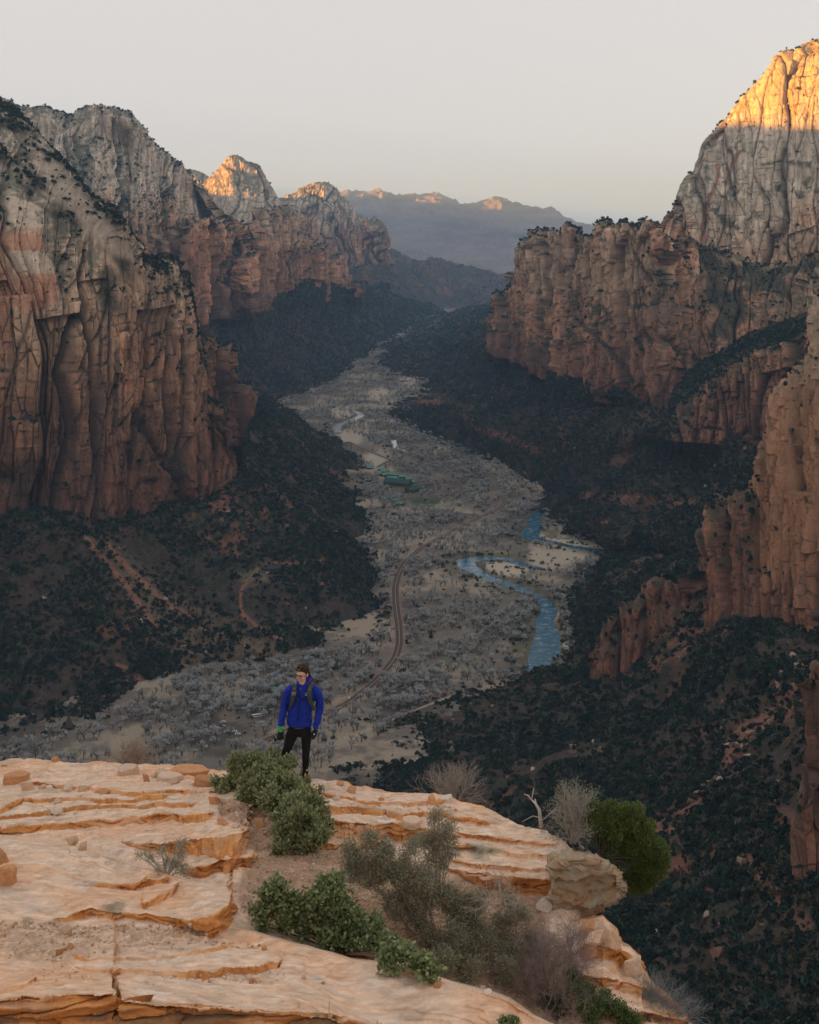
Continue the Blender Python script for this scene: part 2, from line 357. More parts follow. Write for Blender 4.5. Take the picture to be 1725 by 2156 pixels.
# ---- near left wall
TA = [(-110,180),(-40,200),(0,217),(50,257),(101,311),(134,348),(188,415),(235,445),(258,479),(285,515),(305,543),(352,548),(379,566),(393,590),(400,640),(412,700),(420,770),(432,835),(468,856),(478,910),(498,1000),(513,1022)]
FA = [(-110,1075,150),(-40,1075,150),(0,1075,150),(45,1075,150),(85,1080,146),(115,1085,142),(165,1090,134),(205,1092,128),(235,1090,126),(262,1085,125),(285,1080,124),(330,1072,122),(360,1064,122),(380,1058,122),(398,1052,122),(415,1047,122),(432,1042,122),(448,1037,122),(468,1032,122),(484,1027,122),(500,1018,123),(513,1008,124)]
st = []
for (t, f) in zip(TA, FA):
    fy = (f[2] - EYE) / float(ray(f[0], f[1])[1]) * 1.012
    sb = 330 * (1 - ss(60, 300, t[0])) + 60 + 90 * ss(120, 420, t[0]) * (1 - ss(400, 440, t[0]))
    a = q(f[0], f[1] + 34, y=fy); d = q(t[0], t[1], y=fy + sb)
    st.append([a, (lerp(a[0], d[0], .3), lerp(a[1], d[1], .3), fy + 20), (lerp(a[0], d[0], .55), lerp(a[1], d[1], .58), fy + 32 + sb * .05), (lerp(a[0], d[0], .8), lerp(a[1], d[1], .8), fy + sb * .42), d, q(t[0] - 6, t[1] + 12, y=fy + sb + 500)])
def poly_mask(U, V, pts, soft=6):
    """soft mask of a polygon traced over the rock face"""
    inside = np.zeros(U.shape, bool); d = np.full(U.shape, 1e9); n = len(pts)
    for i in range(n):
        x1, y1 = pts[i]; x2, y2 = pts[(i + 1) % n]
        c = ((y1 > V) != (y2 > V)) & (U < (x2 - x1) * (V - y1) / (y2 - y1 + 1e-9) + x1); inside ^= c
        L = (x2 - x1)**2 + (y2 - y1)**2; tt = np.clip(((U - x1) * (x2 - x1) + (V - y1) * (y2 - y1)) / L, 0, 1)
        d = np.minimum(d, np.hypot(U - x1 - tt * (x2 - x1), V - y1 - tt * (y2 - y1)))
    return np.where(inside, .5 + np.clip(d / soft, 0, 1) / 2, .5 - np.clip(d / soft, 0, 1) / 2)
def poly_dist(U, V, pts):
    d = np.full(U.shape, 1e9)
    for (x1, y1), (x2, y2) in zip(pts[:-1], pts[1:]):
        L = (x2 - x1)**2 + (y2 - y1)**2 + 1e-9; tt = np.clip(((U - x1) * (x2 - x1) + (V - y1) * (y2 - y1)) / L, 0, 1)
        d = np.minimum(d, np.hypot(U - x1 - tt * (x2 - x1), V - y1 - tt * (y2 - y1)))
    return d
def paintA(Q, N, col, c, U, V):
    z = Q[..., 2]; n1 = fbm(Q[..., 0] / 30, Q[..., 1] / 30, z / 40, 3, 90) * 14
    Uw, Vw = U + n1, V + n1
    m = poly_mask(Uw, Vw, [(14,410),(60,420),(88,440),(90,520),(112,560),(118,640),(60,660),(20,640),(30,560),(20,500)], 3)
    band = vn(z / 14 + 0 * z, 0 * z, 0 * z, 91) * .5 + .5
    pale = mix(np.zeros(col.shape) + [.50, .27, .17], [.62, .50, .38], ss(.45, .7, band))
    col = mix(col, pale, m * .9)
    m2 = poly_mask(Uw, Vw, [(-200,470),(20,470),(26,560),(30,660),(20,760),(-200,800)], 5); col = mix(col, [.38, .19, .11], m2 * .7)
    m3 = poly_mask(Uw, Vw, [(60,300),(120,340),(300,560),(270,545),(215,520),(180,480),(120,420),(70,340)], 8); col = mix(col, [.47, .37, .28], m3 * .65)
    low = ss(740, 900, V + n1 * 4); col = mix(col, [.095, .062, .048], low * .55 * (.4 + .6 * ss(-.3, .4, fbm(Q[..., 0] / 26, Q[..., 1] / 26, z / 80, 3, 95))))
    g = poly_mask(Uw, Vw, [(225,565),(262,585),(255,640),(225,670),(200,620)], 10); col = mix(col, [.035, .05, .03], g * .8)
    return col
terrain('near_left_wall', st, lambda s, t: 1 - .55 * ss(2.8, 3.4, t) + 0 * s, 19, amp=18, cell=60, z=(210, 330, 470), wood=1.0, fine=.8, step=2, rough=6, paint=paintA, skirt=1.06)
# ---- left slope below it
BL = [(-120,1600),(100,1560),(240,1515),(330,1452),(480,1412),(620,1392),(720,1378),(800,1345),(828,1285),(816,1220),(784,1150),(790,1060),(770,992),(722,937),(650,892),(585,857)]
TL = [(-120,1070,150),(40,1070,150),(150,1086,136),(260,1084,125),(330,1070,122),(400,1048,122),(450,1036,122),(495,1022,122),(515,1000,124),(518,965,126),(522,935,128),(530,910,130),(536,890,130),(542,868,125),(550,852,110),(556,840,80)]
st = []
for (b, t) in zip(BL, TL):
    a = q(*b, z=-4); c = q(*t)
    m1 = q(lerp(b[0], t[0], .3), lerp(b[1], t[1], .33), z=t[2] * .22); m2 = q(lerp(b[0], t[0], .65), lerp(b[1], t[1], .68), z=t[2] * .58)
    st.append([a, m1, m2, c, q(c[0], c[1] - 10, y=c[2] + 120)])
def paintL(Q, N, col, c, U, V):
    n1 = fbm(Q[..., 0] / 25, Q[..., 1] / 25, Q[..., 2] / 25, 3, 97) * 16
    Uw, Vw = U + n1, V + n1 * .6
    fan = poly_mask(Uw, Vw, [(180,1130),(230,1130),(330,1230),(450,1290),(560,1330),(640,1380),(520,1400),(380,1400),(320,1330),(250,1250)], 25)
    col = mix(col, [.19, .135, .095], fan * .75)
    for pts, w in (([(182,1135),(230,1190),(268,1235),(300,1280),(330,1320)], 5), ([(228,1150),(290,1215),(340,1262),(400,1300)], 5), ([(510,1295),(508,1245),(528,1218),(545,1200)], 3.2), ([(575,1190),(640,1185),(682,1180)], 3.2), ([(510,1290),(540,1318),(600,1350)], 3.5), ([(775,1165),(790,1205),(815,1235)], 4)):
        d = poly_dist(U + n1 * .2, V + n1 * .2, pts); col = mix(col, [.30, .15, .095], (1 - ss(w * .6, w * 1.6, d)) * .85)
    for (a, b, r) in ((270,1425,22),(360,1370,16),(250,1400,14),(385,1395,12)):
        col = mix(col, [.30, .14, .085], (1 - ss(r * .5, r, np.hypot(Uw - a, (Vw - b) * 1.4))) * .8)
    g = poly_mask(U, V, [(500,1210),(560,1182),(590,1185),(600,1205),(560,1225),(520,1235)], 8); col = mix(col, [.24, .21, .13], g * .6)
    return col
LS = terrain('left_slope', st, 0, 21, g=.62, wood=1, rough=15, step=2.3, paint=paintL)
# ---- right side: low slope, cliff ridge, mountain, buttress, near cliff
R_ = [((870,674),(960,655,62),(1072,630,170)),((800,738),(920,694,60),(1064,682,180)),((785,764),(900,724,60),(1056,722,178)),((800,787),(930,758,60),(1095,748,176)),
      ((890,802),(990,793,55),(1145,778,176)),((850,840),(990,828,55),(1200,810,176)),((800,860),(980,862,55),(1285,834,178)),((850,897),(1020,902,60),(1375,846,180)),
      ((920,927),(1110,930,62),(1445,905,176)),((1000,962),(1190,964,60),(1525,928,172)),((1092,1002),(1260,1004,58),(1605,955,175)),((1128,1046),(1300,1052,60),(1670,1005,175)),
      ((1150,1112),(1340,1112,60),(1730,1080,175)),((1300,1152),(1430,1160,62),(1800,1190,175))]
st = []
for b, m, t in R_:
    a = q(*b, z=-4); c = q(*t); st.append([a, q(*m), q(lerp(m[0], t[0], .5), lerp(m[1], t[1], .5), z=lerp(m[2], t[2], .45)), c, q(c[0], c[1] - 10, y=c[2] + 150)])
def paintR(Q, N, col, c, U, V):
    n1 = fbm(Q[..., 0] / 25, Q[..., 1] / 25, Q[..., 2] / 25, 3, 98) * 12
    for pts, w in (([(985,880),(1000,900),(1080,925),(1140,955)], 9), ([(875,845),(925,845)], 8), ([(1230,1045),(1330,1050),(1460,1062)], 12), ([(1110,1090),(1200,1098),(1300,1105)], 4)):
        d = poly_dist(U + n1, V + n1 * .5, pts); col = mix(col, [.235, .11, .075], (1 - ss(w * .5, w * 1.3, d)) * .8)
    return col
RS = terrain('right_slope', st, 0, 22, g=.9, wood=1.1, rough=22, step=2.3, paint=paintR)
F_ = [(1028,728,700),(1040,742,668),(1050,750,628),(1065,758,600),(1080,765,560),(1098,772,532),(1118,782,505),(1138,794,491),(1152,800,486),(1170,810,486),(1190,820,474),(1212,828,489),(1236,836,492),(1268,846,478),(1300,852,474),(1320,858,467),(1345,862,474),(1365,866,478),(1400,880,500)]
st = []
for u, f, v in F_:
    fy = (160 - EYE) / float(ray(u, f)[1])
    st.append([q(u, f, y=fy), q(u, lerp(f, v, .3), y=fy + 16), q(u, lerp(f, v, .62), y=fy + 60), q(u, lerp(f, v, .85), y=fy + 84), q(u, v, y=fy + 125), q(u, v - 2, y=fy + 560)])
for u, f, v, fy in [(1450,890,506,2100),(1500,870,508,2070),(1550,860,528,2050),(1600,850,550,2030),(1660,840,556,2000),(1725,830,548,1980),(1820,830,540,1960)]:
    st.append([q(u, f, y=fy), q(u, lerp(f, v, .3), y=fy + 16), q(u, lerp(f, v, .62), y=fy + 90), q(u, lerp(f, v, .85), y=fy + 150), q(u, v, y=fy + 220), q(u, v - 6, y=fy + 560)])
def paintF(Q, N, col, c, U, V):
    n1 = fbm(Q[..., 0] / 40, Q[..., 1] / 40, Q[..., 2] / 40, 3, 99) * 18
    for pts, w in (([(1395,500),(1405,560),(1395,620),(1340,650)], 7), ([(1470,500),(1500,560),(1520,640),(1560,640),(1500,700)], 20), ([(1520,560),(1600,590),(1725,540)], 14), ([(1500,620),(1640,600)], 14), ([(1080,520),(1130,500)], 8), ([(1140,740),(1240,700),(1260,640)], 6), ([(1330,800),(1290,740),(1200,660)], 6)):
        d = poly_dist(U + n1, V + n1, pts); col = mix(col, [.04, .052, .034], (1 - ss(w * .5, w * 1.3, d)) * .8)
    return col
terrain('right_cliff', st, lambda s, t: 1 - .35 * ss(1.9, 2.2, t) * (1 - ss(2.3, 2.7, t)) + 0 * s, 23, amp=24, cell=60, z=(230, 330, 540), wood=1.0, fine=1.1, step=2, paint=paintF, dark=.8, rough=10)
G_ = [(1396,520,30),(1404,494,40),(1412,454,60),(1427,432,70),(1438,378,90),(1462,357,100),(1482,303,120),(1507,278,130),(1532,252,140),(1562,212,150),(1602,172,160),(1642,118,170),(1672,115,178),(1692,98,184),(1725,84,190),(1790,40,200),(1880,10,210),(2000,-20,220)]
st = []
for u, v, sb in G_:
    fy = 2395 - (u - 1400) * .5
    st.append([q(u, 640, y=fy - 60), q(u, lerp(560, v, .25), y=fy + .18 * sb), q(u, lerp(560, v, .55), y=fy + .35 * sb), q(u, lerp(560, v, .8), y=fy + .68 * sb), q(u, v, y=fy + sb + 60), q(u + 10, v + 20, y=fy + sb + 900)])
def paintG(Q, N, col, c, U, V):
    n1 = fbm(Q[..., 0] / 40, Q[..., 1] / 40, Q[..., 2] / 40, 3, 101) * 18
    for pts, w in (([(1660,320),(1725,350)], 20), ([(1600,345),(1640,330)], 6), ([(1560,425),(1620,410),(1725,405)], 9), ([(1510,450),(1560,470),(1600,520)], 11)):
        d = poly_dist(U + n1 * 1.4, V + n1 * 1.8, pts); col = mix(col, [.05, .062, .04], (1 - ss(w * .3, w * 1.4, d)) * .8 * ss(-.35, .25, fbm(Q[..., 0] / 14, Q[..., 1] / 14, Q[..., 2] / 10, 3, 111)))
    for pts, w in (([(1515,350),(1490,440),(1475,500)], 6), ([(1560,320),(1530,390)], 4), ([(1500,300),(1525,270)], 5)):
        d = poly_dist(U + n1 * .3, V + n1 * .3, pts); col = mix(col, [.27, .13, .08], (1 - ss(w * .4, w * 1.3, d)) * .8)
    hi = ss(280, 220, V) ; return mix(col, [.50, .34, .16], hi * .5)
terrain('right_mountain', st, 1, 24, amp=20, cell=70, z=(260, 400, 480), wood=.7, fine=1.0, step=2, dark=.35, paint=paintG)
st = []
for u, f, v in [(1408,925,890),(1416,928,868),(1440,930,842),(1472,932,816),(1520,936,784),(1580,942,752),(1640,950,728),(1700,962,700),(1800,970,690)]:
    fy = (165 - EYE) / float(ray(u, f)[1])
    st.append([q(u, f, y=fy), q(u, lerp(f, v, .5), y=fy + 22), q(u, v, y=fy + 60), q(u + 6, v - 52, y=fy + 230)])
terrain('low_cliff', st, lambda s, t: 1 - ss(1.95, 2.15, t) + 0 * s, 25, amp=17, cell=34, z=(240, 420, 600), wood=1.6, fine=.8, step=2, rough=8)
# near slope on the right (flank of the ridge the viewer stands on)
NS = [((1310,1146),(1420,1170,60),(1580,1180,132)),((1232,1202),(1350,1212,52),(1540,1240,136)),((1172,1262),(1312,1282,52),(1560,1320,150)),((1192,1342),(1316,1372,52),(1640,1400,175)),
      ((1180,1394),(1335,1472,60),(1780,1470,200)),((1110,1418),(1285,1582,70),(1810,1620,205)),((985,1450),(1200,1702,80),(1815,1800,208)),((870,1498),(1100,1852,88),(1815,2000,214)),
      ((700,1592),(950,2002,90),(1815,2260,222)),((560,1700),(780,2240,90),(1650,2560,240))]
st = []
for b, m, t in NS:
    a = q(*b, z=-4); c = q(*t); m = q(*m)
    st.append([a, lp(a, m, .5)[:2] + (lerp(a[2], m[2], .56),), m, (lerp(m[0], c[0], .5), lerp(m[1], c[1], .5), q(lerp(m[0], c[0], .5), lerp(m[1], c[1], .5), z=lerp(EYE + 0, 0, 1) + lerp(t[2] * .42, t[2], .5))[2]), c, q(c[0] + 200, c[1] - 10, y=c[2] * .98)])
def paintN(Q, N, col, c, U, V):
    n1 = fbm(Q[..., 0] / 14, Q[..., 1] / 14, Q[..., 2] / 14, 4, 103) * 22
    for pts, w, k in (([(1380,1740),(1450,1690),(1540,1600),(1640,1470),(1725,1380)], 17, .85), ([(1430,1370),(1500,1320),(1560,1270)], 14, .7), ([(1300,1440),(1360,1400),(1460,1330)], 12, .6), ([(1560,1800),(1640,1900),(1700,1960)], 24, .7), ([(1270,1590),(1290,1600)], 9, .7), ([(1210,1580),(1212,1590)], 6, .7), ([(1500,1560),(1600,1520),(1700,1500)], 20, .5), ([(1600,1700),(1700,1740)], 26, .5)):
        d = poly_dist(U + n1, V + n1, pts); col = mix(col, [.25, .125, .09], (1 - ss(w * .4, w * 1.4, d)) * k)
    return col
NSL = terrain('near_slope', st, 0, 26, g=.72, wood=1, rough=9, step=2.6, paint=paintN)
H_ = [(1243,1405,1385,50),(1250,1405,1362,50),(1275,1406,1330,52),(1295,1406,1290,53),(1312,1404,1276,55),(1345,1394,1268,62),(1356,1388,1240,65),(1390,1372,1212,76),(1430,1350,1220,92),(1456,1334,1225,102),(1462,1330,1176,104),(1480,1322,1142,112),(1502,1316,1086,120),(1522,1312,1060,127),(1556,1312,1046,136),(1576,1312,1015,142),(1602,1314,942,148),(1618,1316,926,150),(1628,1316,902,152),(1642,1318,832,154),(1661,1320,782,158),(1690,1324,720,162),(1704,1328,690,165),(1722,1334,640,168),(1800,1350,580,176),(1900,1370,540,186)]
st = []
for u, f, v, z in H_:
    fy = (z - EYE) / float(ray(u, f)[1]); hgt = (f - v) / 800
    st.append([q(u, f + 34, y=fy), q(u, lerp(f, v, .3), y=fy + 14 + 30 * hgt), q(u, lerp(f, v, .6), y=fy + 24 + 60 * hgt), q(u, v, y=fy + 40 + 150 * hgt), q(u + 14, v + 6, y=fy + 330)])
def paintH(Q, N, col, c, U, V):
    n1 = fbm(Q[..., 0] / 20, Q[..., 1] / 20, Q[..., 2] / 20, 3, 105) * 14
    m = poly_mask(U + n1, V + n1, [(1560,1000),(1620,900),(1660,780),(1800,760),(1800,1180),(1700,1200),(1620,1240),(1590,1180),(1600,1080)], 12)
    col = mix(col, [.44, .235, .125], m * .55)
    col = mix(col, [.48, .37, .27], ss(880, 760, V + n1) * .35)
    d = poly_dist(U + n1 * .2, V + n1 * .2, [(1664,905),(1676,940),(1690,1000),(1702,1060)]); col = mix(col, [.08, .05, .04], (1 - ss(2, 7, d)) * .8)
    return col
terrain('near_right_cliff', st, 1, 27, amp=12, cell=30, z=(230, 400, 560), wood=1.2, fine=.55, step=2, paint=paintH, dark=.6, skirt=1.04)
# another rock ridge low at the right edge
st = []
for u, f, v in [(1676,1800,1770),(1684,1800,1690),(1694,1800,1600),(1704,1790,1470),(1712,1780,1400),(1722,1780,1430),(1740,1780,1410),(1800,1780,1360),(1880,1780,1300)]:
    fy = 478
    st.append([q(u, f + 70, y=fy), q(u, lerp(f, v, .5), y=fy + 10), q(u, v, y=fy + 24), q(u + 20, v + 10, y=fy + 120)])
terrain('edge_cliff', st, 1, 28, amp=5, cell=14, z=(300, 400, 520), wood=1, fine=.3, step=2.3, dark=.7)

# ---- rest of the canyon rims, out of view; east one shaped for its shadow
def rim(name, pts, seed):
    """pts: (x, y, crest height, foot x, foot z)"""
    A = np.array(pts, float); n = 10; k = 8
    B, s = catmull(A, [n] * (len(A) - 1))
    P = []
    for (x, y, h, fx, fz) in B:
        dx = x - fx
        P.append([(fx, y, fz), (fx + dx * .12, y, fz + (h - fz) * .30), (fx + dx * .3, y, fz + (h - fz) * .62), (fx + dx * .6, y, fz + (h - fz) * .86), (x, y, h), (x + dx * .8, y, h - 20), (x + dx * 2.5, y, h - 260)])
    P = np.array(P, float)
    P, t = catmull(np.swapaxes(P, 0, 1), [k] * 6); P = np.swapaxes(P, 0, 1)
    P = P + 45 * np.stack([fbm(P[..., 0] / 300, P[..., 1] / 300, P[..., 2] / 300, 4, seed), 0 * P[..., 0], .5 * fbm(P[..., 0] / 200, P[..., 1] / 200, P[..., 2] / 200, 4, seed + 1)], -1)
    N, _ = grid_normals(P); return grid_obj(name, P, rock_color(P, N, seed), M_rock)
rim('east_shadow_rim', [(-900,-1800,600,-300,-20),(-1200,-600,700,-350,-20),(-1400,400,780,-400,-20),(-1500,1200,820,-440,-20),(-2200,2000,EAST1,-750,0),(-2400,3000,EAST1,-1500,-20),(-2500,3700,EAST2,-1800,-20),(-2500,4300,EAST3+60,-1800,-20),(-2500,4900,EAST3,-1800,-20),(-2500,5600,EAST3,-1800,-20),(-2600,7500,EAST3+30,-1900,-20),(-2900,9000,EAST3+60,-2200,-20),(-3200,12000,1075,-2500,-20),(-3400,16000,1120,-2700,-20),(-3500,20500,1090,-2800,-20)], 130)
rim('west_rim', [(1500,-1500,640,700,-20),(1400,-400,640,600,-20),(1300,600,640,600,-20),(1500,1500,760,750,0),(1900,2300,880,1500,400),(2600,3500,820,1900,300),(3200,5000,800,2400,300)], 131)
# ================================================================ canyon floor: river, roads, lodge, trees
def pts_floor(pts, z=0.0): return np.array([at_z(u, v, z) for (u, v) in pts])
def smooth_line(P, n=8):
    P = np.asarray(P, float); B, _ = catmull(P, [n] * (len(P) - 1)); return B
def wdist(X, Y, L):
    """distance on the ground from each point to a polyline (with per-point extra)"""
    d = np.full(X.shape, 1e9)
    for a, b in zip(L[:-1], L[1:]):
        dx, dy = b[0] - a[0], b[1] - a[1]; t = np.clip(((X - a[0]) * dx + (Y - a[1]) * dy) / (dx * dx + dy * dy + 1e-9), 0, 1)
        d = np.minimum(d, np.hypot(X - a[0] - t * dx, Y - a[1] - t * dy) - (a[3] + (b[3] - a[3]) * t))
    return d
# river centre lines: (u, v, half width in metres)
RIV = [[(1126,1420,9),(1136,1396,11),(1145,1376,15),(1152,1352,15),(1153,1330,12),(1147,1312,10),(1149,1300,10),(1156,1288,9),(1150,1272,8),(1134,1258,8),(1114,1247,9),(1092,1238,9),(1066,1228,9),(1039,1219,9),(1019,1210,9),(999,1200,10),(983,1190,12),(982,1181,13),(1000,1176,11),(1030,1175,9),(1062,1176,8),(1088,1183,7),(1110,1190,6),(1135,1196,5)],
       [(1310,1167,6),(1270,1159,8),(1235,1154,7),(1205,1150,6),(1180,1144,5),(1155,1139,7),(1128,1135,11),(1116,1128,13),(1120,1114,12),(1127,1100,11),(1124,1092,9),(1130,1083,8),(1142,1075,6),(1153,1066,4)],
       [(721,861,5),(739,863,6),(753,867,6),(760,874,8),(750,880,8),(734,887,8),(717,892,8),(709,899,9),(712,910,8)], [(829,926,5),(834,940,5),(849,947,3),(871,954,2)],
       [(905,668,9),(930,664,18),(960,655,22),(990,650,16),(1030,640,10)]]
RL = []
for r in RIV:
    P = np.array([list(at_z(u, v, 0)) + [w] for u, v, w in r]); RL.append(smooth_line(P, 6))
ROAD = [(560,1560,4),(640,1522,4),(690,1500,4),(735,1478,4),(770,1452,4),(800,1425,4),(832,1385,4.2),(841,1355,4.2),(840,1320,4.2),(836,1290,4.2),(833,1260,4.2),(833,1235,4.2),(840,1208,4.2),(854,1184,4),(871,1168,4),(888,1154,4),(911,1141,4),(938,1126,4),(965,1111,4),(989,1100,4),(1016,1087,4),(1039,1077,4),(1056,1067,4),(1064,1057,4),(1061,1050,4),(1052,1045,4),(1042,1043,4)]
ROAD2 = [(885,1071,3),(912,1072,3),(945,1078,3.5),(975,1082,3.5),(1000,1085,3.5),(1014,1088,3.5)]
ROAD3 = [(918,1010,3),(924,1024,4),(926,1038,4),(935,1046,3),(955,1040,3),(973,1030,3),(968,1022,3),(950,1022,3),(926,1024,3)]
ROAD4 = [(735,930,3),(752,940,3),(780,951,3),(806,962,3),(822,968,3),(812,974,3),(796,983,3)]
TRAIL = [(985,1452,1.6),(940,1470,1.6),(870,1497,1.6),(815,1520,1.6),(760,1543,1.8),(720,1556,1.8),(690,1572,1.8),(655,1590,1.8)]
def roadline(r): return smooth_line(np.array([list(at_z(u, v, 0)) + [w] for u, v, w in r]), 6)
ROADS = [roadline(r) for r in (ROAD, ROAD2, ROAD3, ROAD4)]; TRL = roadline(TRAIL)
us = np.arange(-260, 1480, 3.2); vs = np.concatenate([np.arange(640, 760, 1.6), np.arange(760, 1680, 2.6), np.arange(1680, 2500, 14)])
UU, VV = np.meshgrid(us, vs, indexing='ij'); P = at_z(UU, VV, 0.0)
X, Y = P[..., 0], P[..., 1]
rd = np.full(X.shape, 1e9)
for L in RL: rd = np.minimum(rd, wdist(X, Y, L))
P[..., 2] = -2.4 * (1 - ss(-3, 5, rd)) + .5 * fbm(X / 30, Y / 30, 0 * X, 3, 200) * ss(3, 20, rd)
rod = np.full(X.shape, 1e9)
for L in ROADS: rod = np.minimum(rod, wdist(X, Y, L))
P[..., 2] *= ss(0, 6, rod)
n1 = fbm(X / 60, Y / 60, 0 * X, 4, 201); n2 = fbm(X / 9, Y / 9, 0 * X, 3, 202, .6)
col = np.zeros(P.shape) + [.185, .16, .13]
col = mix(col, [.10, .085, .07], ss(-.1, .5, n1 * .8 + n2 * .5)); col = mix(col, [.35, .29, .215], ss(.2, .65, -n1 + n2 * .3))
col = mix(col, [.085, .082, .045], (1 - ss(4, 34, rd + n1 * 18)) * .75 * ss(-.4, .2, n2 + .2))
sandy = poly_mask(UU + n2 * 5, VV + n2 * 2, [(1020,1187),(1050,1181),(1085,1186),(1120,1200),(1100,1212),(1050,1210),(1028,1200)], 4)
sandy = np.maximum(sandy, poly_mask(UU + n2 * 6, VV + n2 * 3, [(1135,1142),(1200,1152),(1300,1160),(1305,1150),(1240,1128),(1180,1122),(1135,1125)], 6) * (n1 > -.6))
sandy = np.maximum(sandy, poly_mask(UU + n2 * 6, VV + n2 * 3, [(1120,1145),(1180,1150),(1250,1172),(1190,1195),(1140,1205),(1110,1190)], 6) * .8)
for (a, b, r) in ((1165,1300,14),(1172,1290,10),(1190,1355,14),(740,920,40),(790,968,30),(800,830,30),(720,868,30),(860,800,22)):
    sandy = np.maximum(sandy, (1 - ss(r * .5, r, np.hypot(UU - a, (VV - b) * 1.8) + n2 * 6)) * .8)
col = mix(col, [.50, .43, .33], sandy)
lawn = poly_mask(UU + n2 * 3, VV + n2, [(860,1052),(885,1047),(930,1050),(928,1060),(900,1067),(870,1064)], 3); col = mix(col, [.055, .085, .03], lawn)
col = mix(col, [.26, .17, .12], (1 - ss(0, 5, rod)) * .8)
col = mix(col, [.05, .05, .045], (1 - ss(0, 2.0, rd)) * .8)
M_ground = tint_mat('floor_ground', 0.5, bump=.5, bdist=1, var=.3)
floor = grid_obj('valley_floor', P, col, M_ground)
me = mesh_np('ground', np.array([[-15900,-3600,-9],[15900,-3600,-9],[15900,24100,-9],[-15900,24100,-9]], float), np.array([[0,1,2,3]]), np.array([[.12,.10,.07]] * 4)); link(me, 'ground', M_ground, kind='structure')
# water
M_water, n_, l_, b_ = new_mat('river_water')
b_.inputs['Base Color'].default_value = (.035, .13, .19, 1); b_.inputs['Roughness'].default_value = .16; b_.inputs['IOR'].default_value = 1.33; b_.inputs['Specular IOR Level'].default_value = .45
tc = n_.new('ShaderNodeTexCoord'); nz = n_.new('ShaderNodeTexNoise'); nz.inputs['Scale'].default_value = .8; nz.inputs['Detail'].default_value = 5; l_.new(tc.outputs['Object'], nz.inputs[0])
bp = n_.new('ShaderNodeBump'); bp.inputs['Strength'].default_value = .5; bp.inputs['Distance'].default_value = .4; l_.new(nz.outputs['Fac'], bp.inputs['Height']); l_.new(bp.outputs[0], b_.inputs['Normal'])
cr = n_.new('ShaderNodeValToRGB'); cr.color_ramp.elements[0].position = .50; cr.color_ramp.elements[0].color = (.008, .10, .17, 1); cr.color_ramp.elements[1].position = .72; cr.color_ramp.elements[1].color = (.30, .42, .48, 1)
n3 = n_.new('ShaderNodeTexNoise'); n3.inputs['Scale'].default_value = .09; n3.inputs['Detail'].default_value = 7; n3.inputs['Roughness'].default_value = .75; l_.new(tc.outputs['Object'], n3.inputs[0]); l_.new(n3.outputs['Fac'], cr.inputs[0]); l_.new(cr.outputs[0], b_.inputs['Base Color'])
M_water2 = plain_mat('sky_pale_water', (.30, .36, .40), .12, spec=1.0)  # far reaches: the sky's pale reflection is put into the base colour
def ribbon(L, extra=0.0, z=0.0, off=0.0, jag=0.0, seed=0):
    L = np.asarray(L); T = np.gradient(L[:, :2], axis=0); T /= np.linalg.norm(T, axis=1, keepdims=True); Nn = np.stack([-T[:, 1], T[:, 0]], 1)
    s = np.arange(len(L)); w1 = L[:, 3] + extra + jag * fbm(s / 4., s * 0., s * 0., 2, seed); w2 = L[:, 3] + extra + jag * fbm(s / 4., s * 0. + 9, s * 0., 2, seed)
    A = L[:, :2] + Nn * (w1 + off)[:, None]; B = L[:, :2] - Nn * (w2 - off)[:, None]
    zz = np.full(len(L), z)
    return np.stack([np.column_stack([A, zz]), np.column_stack([B, zz])], 1)
for i, L in enumerate(RL):
    link(mesh_np('river', ribbon(L, 2.0, -.9 - .05 * i, jag=2, seed=i).reshape(-1, 3), grid_faces(len(L), 2)[:, ::-1]), 'river', M_water if i < 2 else M_water2, kind='structure')
M_asph = plain_mat('asphalt', (.075, .055, .055), .9, .3, .25); M_line = plain_mat('road_paint', (.55, .42, .12), .8); M_dirt = plain_mat('trail_dirt', (.42, .33, .24), .95, .4, .2)
for i, L in enumerate(ROADS):
    link(mesh_np('road', ribbon(L, 0, .10 + .012 * i).reshape(-1, 3), grid_faces(len(L), 2)[:, ::-1]), 'road', M_asph, kind='structure')
    L2 = L.copy(); L2[:, 3] = .22
    if i == 0: link(mesh_np('road_marking', ribbon(L2, 0, .15).reshape(-1, 3), grid_faces(len(L), 2)[:, ::-1]), 'road_marking', M_line, kind='structure')
link(mesh_np('footpath', ribbon(TRL, 0, .12, jag=.5).reshape(-1, 3), grid_faces(len(TRL), 2)[:, ::-1]), 'footpath', M_dirt, kind='structure')

